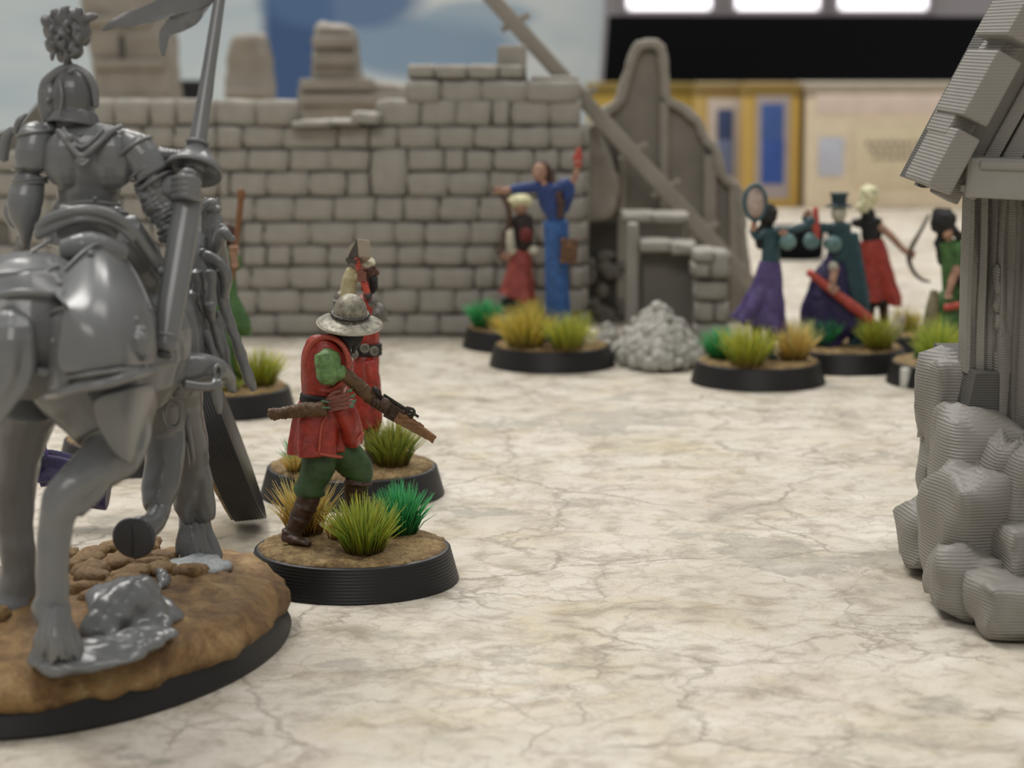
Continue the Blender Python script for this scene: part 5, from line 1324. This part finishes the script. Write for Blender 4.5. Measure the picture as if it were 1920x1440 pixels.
f.part('belt_skull', WHT, lambda m: (f.B(m, 1562, 500, -.25, (9, 8, 10)), f.T(m, [(1562, 510, -.26, 6), (1560, 530, -.26, 4)])), vox=1.2, smooth=1)
for x, y in ((1522, 452), (1562, 458)): f.part('round_plate', paint('pale_teal', (0, 0, 0)), lambda m: m.lathe([(.5 * f.k, -4 * f.k), (15 * f.k, -3 * f.k), (16 * f.k, 2 * f.k), (8 * f.k, 6 * f.k), (.5 * f.k, 7 * f.k)], f.p(x, y, -.22), 24, rot=rotv((0, -1, .1))))
f.part('red_baton', ORG, lambda m: f.T(m, [(1529, 390, -.2, 5), (1530, 420, -.2, 7), (1532, 448, -.2, 6)], n=10))
f.part('hand', FLESH, lambda m: hand(m, f, 1512, 402, -.14, 7, 1, 0), vox=1.2, smooth=1)
hf = f.part('mace_haft', ORG, lambda m: f.T(m, [(1516, 510, -.35, 7), (1560, 545, -.4, 8), (1600, 575, -.45, 10), (1634, 602, -.5, 9)], n=12))
f.part('mace_shank', IRON, lambda m: f.T(m, [(1632, 600, -.5, 6), (1652, 614, -.52, 6)], n=10), parent=hf)
def g(m):
    f.T(m, [(1642, 640, -.5, 9), (1660, 634, -.55, 15), (1678, 620, -.55, 14), (1690, 602, -.5, 8), (1694, 592, -.5, 3)], n=14)
    for x, y in ((1652, 622), (1668, 645), (1686, 628)): f.T(m, [(x, y, -.55, 6), (x + 4, y + 6, -.6, 2)], n=7)
f.part('mace_head', paint('grey_stone_paint', (0, 0, 0)), g, vox=1.4, smooth=1, parent=hf)
f.part('hand', FLESH, lambda m: (hand(m, f, 1560, 540, -.45, 9, .7, .5), f.T(m, [(1566, 500, -.2, 8), (1560, 530, -.36, 7)])), vox=1.2, smooth=1)
f.tuft(1540, 648, 40, 60, 260, 'green'); f.tuft(1645, 654, 44, 66, 240, 'lime')
# --- red skirt, white plume, bow
f = Fig('archer_miniature', 'painted miniature with tall pale yellow plume, red skirt and a drawn bow', 'miniature', GRP, 1652, 656, 226)
f.part('skirt', RED, lambda m: f.T(m, [(1634, 450, 0, (22, 16)), (1638, 485, 0, (28, 21)), (1642, 525, 0, (33, 25)), (1646, 560, 0, (38, 29)), (1646, 566, 0, (37, 28))], n=48, fold=.26, nf=7, roundend=False), vox=1.6, smooth=1)
f.part('skirt_hem', BLK, lambda m: f.T(m, [(1646, 562, 0, (35, 27)), (1648, 572, 0, (34, 26))], n=30, roundend=False), vox=1.6)
f.part('torso', BLK, lambda m: (f.T(m, [(1632, 412, 0, (20, 14)), (1634, 432, 0, (20, 14)), (1634, 455, 0, (17, 13))], n=18), f.B(m, 1610, 418, 0, (14, 12, 10))), vox=1.6, smooth=1, disp=(.03, 7))
h = f.part('head', BLK, lambda m: (f.B(m, 1628, 404, 0, (14, 14, 15)), f.T(m, [(1629, 410, 0, 8), (1631, 420, 0, 9)])), vox=1.4, smooth=1)
f.part('plume', WH2, lambda m: (f.T(m, [(1620, 396, 0, 12), (1622, 382, 0, 14), (1630, 366, 0, 19), (1638, 356, 0, 15)]), f.B(m, 1618, 388, -.05, 12)), vox=1.6, smooth=2, disp=(.04, 6), parent=h)
f.part('arm', FLESH, lambda m: (f.T(m, [(1648, 425, -.03, 9), (1668, 440, -.08, 7), (1688, 462, -.12, 6), (1702, 474, -.14, 6)]), hand(m, f, 1706, 476, -.14, 7, 1, .3)), vox=1.3, smooth=1)
f.part('bow', paint('dark_bow', (66, 58, 46), edge=.5), lambda m: f.T(m, [(1742, 402, -.15, 2.5), (1728, 430, -.15, 3.5), (1712, 458, -.15, 4.5), (1704, 482, -.15, 5), (1712, 508, -.15, 4), (1728, 524, -.15, 3.5), (1744, 528, -.15, 2.5)], n=8))
legs(f, ((1632, 1630), (1656, 1660)), 572, 626, 10, LEA)
f.tuft(1700, 620, 36, 50, 140, 'yellow')
# --- dark-haired green one beside the house
f = Fig('green_dancer_miniature', 'painted miniature with black hair and full green skirt, next to the timber house', 'miniature', GRP, 1788, 717, 252)
f.part('skirt', SGRN, lambda m: (f.T(m, [(1784, 545, 0, (20, 16)), (1782, 580, 0, (36, 26)), (1780, 620, 0, (50, 34)), (1780, 665, 0, (58, 40)), (1780, 676, 0, (57, 39))], n=56, fold=.24, nf=8, roundend=False)), vox=1.8, smooth=1)
f.part('tabard', paint('tan_green_cloth', (128, 118, 84), edge=.5), lambda m: f.T(m, [(1752, 545, -.2, (8, 4)), (1746, 590, -.3, (13, 5)), (1742, 630, -.36, (14, 5))], n=14), vox=1.6, smooth=1)
f.part('bodice', SGRN, lambda m: (f.T(m, [(1782, 455, 0, (22, 15)), (1786, 490, 0, (22, 16)), (1784, 550, 0, (17, 14))], n=18), f.T(m, [(1792, 460, -.1, 12), (1800, 480, -.14, 12), (1798, 500, -.15, 9)])), vox=1.7, smooth=2)
h = f.part('head', FLESH, lambda m: (f.B(m, 1776, 432, -.04, (13, 13, 16)), f.T(m, [(1778, 440, 0, 7), (1780, 456, 0, 8)])), vox=1.4, smooth=1)
f.part('hair', BLK, lambda m: (f.B(m, 1768, 416, .0, (24, 20, 26)), f.T(m, [(1775, 430, .1, 16), (1768, 460, .12, 14), (1766, 495, .12, 10)]), f.T(m, [(1785, 430, -.05, 10), (1798, 442, -.05, 9), (1810, 440, -.05, 6)]), f.B(m, 1760, 400, 0, 12)), vox=1.6, smooth=1, disp=(.05, 6), parent=h)
f.part('arm', FLESH, lambda m: (f.T(m, [(1796, 500, -.15, 9), (1786, 525, -.2, 8), (1780, 545, -.26, 6)]), hand(m, f, 1778, 550, -.28, 7, 0, 1)), vox=1.3, smooth=1)
f.part('baton', ORG, lambda m: f.T(m, [(1772, 577, -.35, 7), (1800, 572, -.38, 7), (1830, 570, -.4, 6)], n=10))
f.part('sleeve', paint('dark_vest', (0, 0, 0)), lambda m: f.T(m, [(1800, 520, -.2, 8), (1810, 545, -.25, 9), (1806, 566, -.3, 8)]), vox=1.4, smooth=1)
f.tuft(1754, 685, 50, 92, 300, 'olive'); f.tuft(1800, 684, 44, 60, 200, 'moss')
m = M(); m.box(G(1702, 728) + Vector((0, -.12, .18)), (.16, .08, .36), Matrix.Rotation(.1, 3, 'X'), bev=.02)
f.part('white_rim_mark', paint('white_rim_mark_paint', (214, 214, 206), wash=.1, edge=.1), lambda q: q.box(f.c + Vector((-1.02, -.66, .19)), (.17, .12, .36), Matrix.Rotation(-1.0, 3, 'Z'), bev=.02), label='small white mark on the base rim')  # small white box on the base rim
m.bm.free()
# --- dark teal one standing behind the knight's legs
f = Fig('teal_cloaked_miniature', 'painted dark teal miniature standing behind the knight, mostly hidden by the horse legs', 'miniature', GRP, 262, 868, 300)
f.part('cloak', TEAL, lambda m: f.T(m, [(240, 610, .2, (26, 20)), (238, 700, .2, (36, 28)), (238, 790, .2, (48, 34)), (244, 846, .15, (54, 38))], n=44, fold=.24, nf=7), vox=2.2, smooth=1)
f.part('head', FLESH, lambda m: (f.B(m, 240, 575, .2, (18, 18, 22)), f.T(m, [(240, 590, .2, 11), (240, 612, .2, 14)])), vox=1.6, smooth=1)
f.tuft(290, 842, 34, 56, 160, 'moss', lean=(-.3, -.3))
# --- toppled one: its base stands on edge
f = Fig('toppled_miniature', 'toppled miniature in purple lying on its side, its black base standing on edge', 'miniature', GRP, 395, 955, 300, base=False)
f.Y = 28.6; f.k = (f.Y * CT + H * ST) / F * .985; f.r = 1.25; f.hb = .4
bc = P(437, 845, 28.7); ax_ = Vector((-.93, -.12, -.34)).normalized(); RB = rotv(ax_)
f.root.location = (bc.x, bc.y, 0)
CLAMP[0] = None
low = min((bc + RB @ Vector((1.25 * math.cos(t), 1.25 * math.sin(t), z))).z for t in [i * .1 for i in range(63)] for z in (0, .4))
bc.z += .012 - low
f.base(bc, RB)
CLAMP[0] = .004
f.part('leg', TEAL, lambda m: f.T(m, [(396, 862, 0, 12), (340, 850, .0, 12), (290, 842, .0, 12), (240, 840, .0, 13), (190, 872, 0, 16)], n=12), vox=1.8, smooth=2)
f.part('robe', DPURP, lambda m: f.T(m, [(204, 918, .1, (40, 34)), (170, 912, .1, (38, 32)), (130, 890, .1, (34, 30)), (95, 878, .1, (30, 28)), (70, 880, .1, (28, 26))], n=44, fold=.3, nf=6, roundend=False), vox=1.8, smooth=1)
f.part('robe_trim', TEAL, lambda m: (f.T(m, [(40, 900, -.1, 6), (60, 876, -.15, 8), (80, 850, -.15, 8)]), f.B(m, 56, 868, .0, (20, 18, 16))), vox=1.6, smooth=1, disp=(.03, 7))
f.part('hood_point', PURP, lambda m: f.T(m, [(82, 860, 0, 12), (78, 835, 0, 8), (74, 815, 0, 3)]), vox=1.5, smooth=1)
c = bc + RB @ Vector((.5, .75, .42))
o = tuft(f.root, (0, 0, 0), .3, .5, 90, 'tan', 5); o.location = c - f.root.location; o.data.transform(Matrix.Translation(f.root.location)); o.rotation_euler = RB.to_euler()
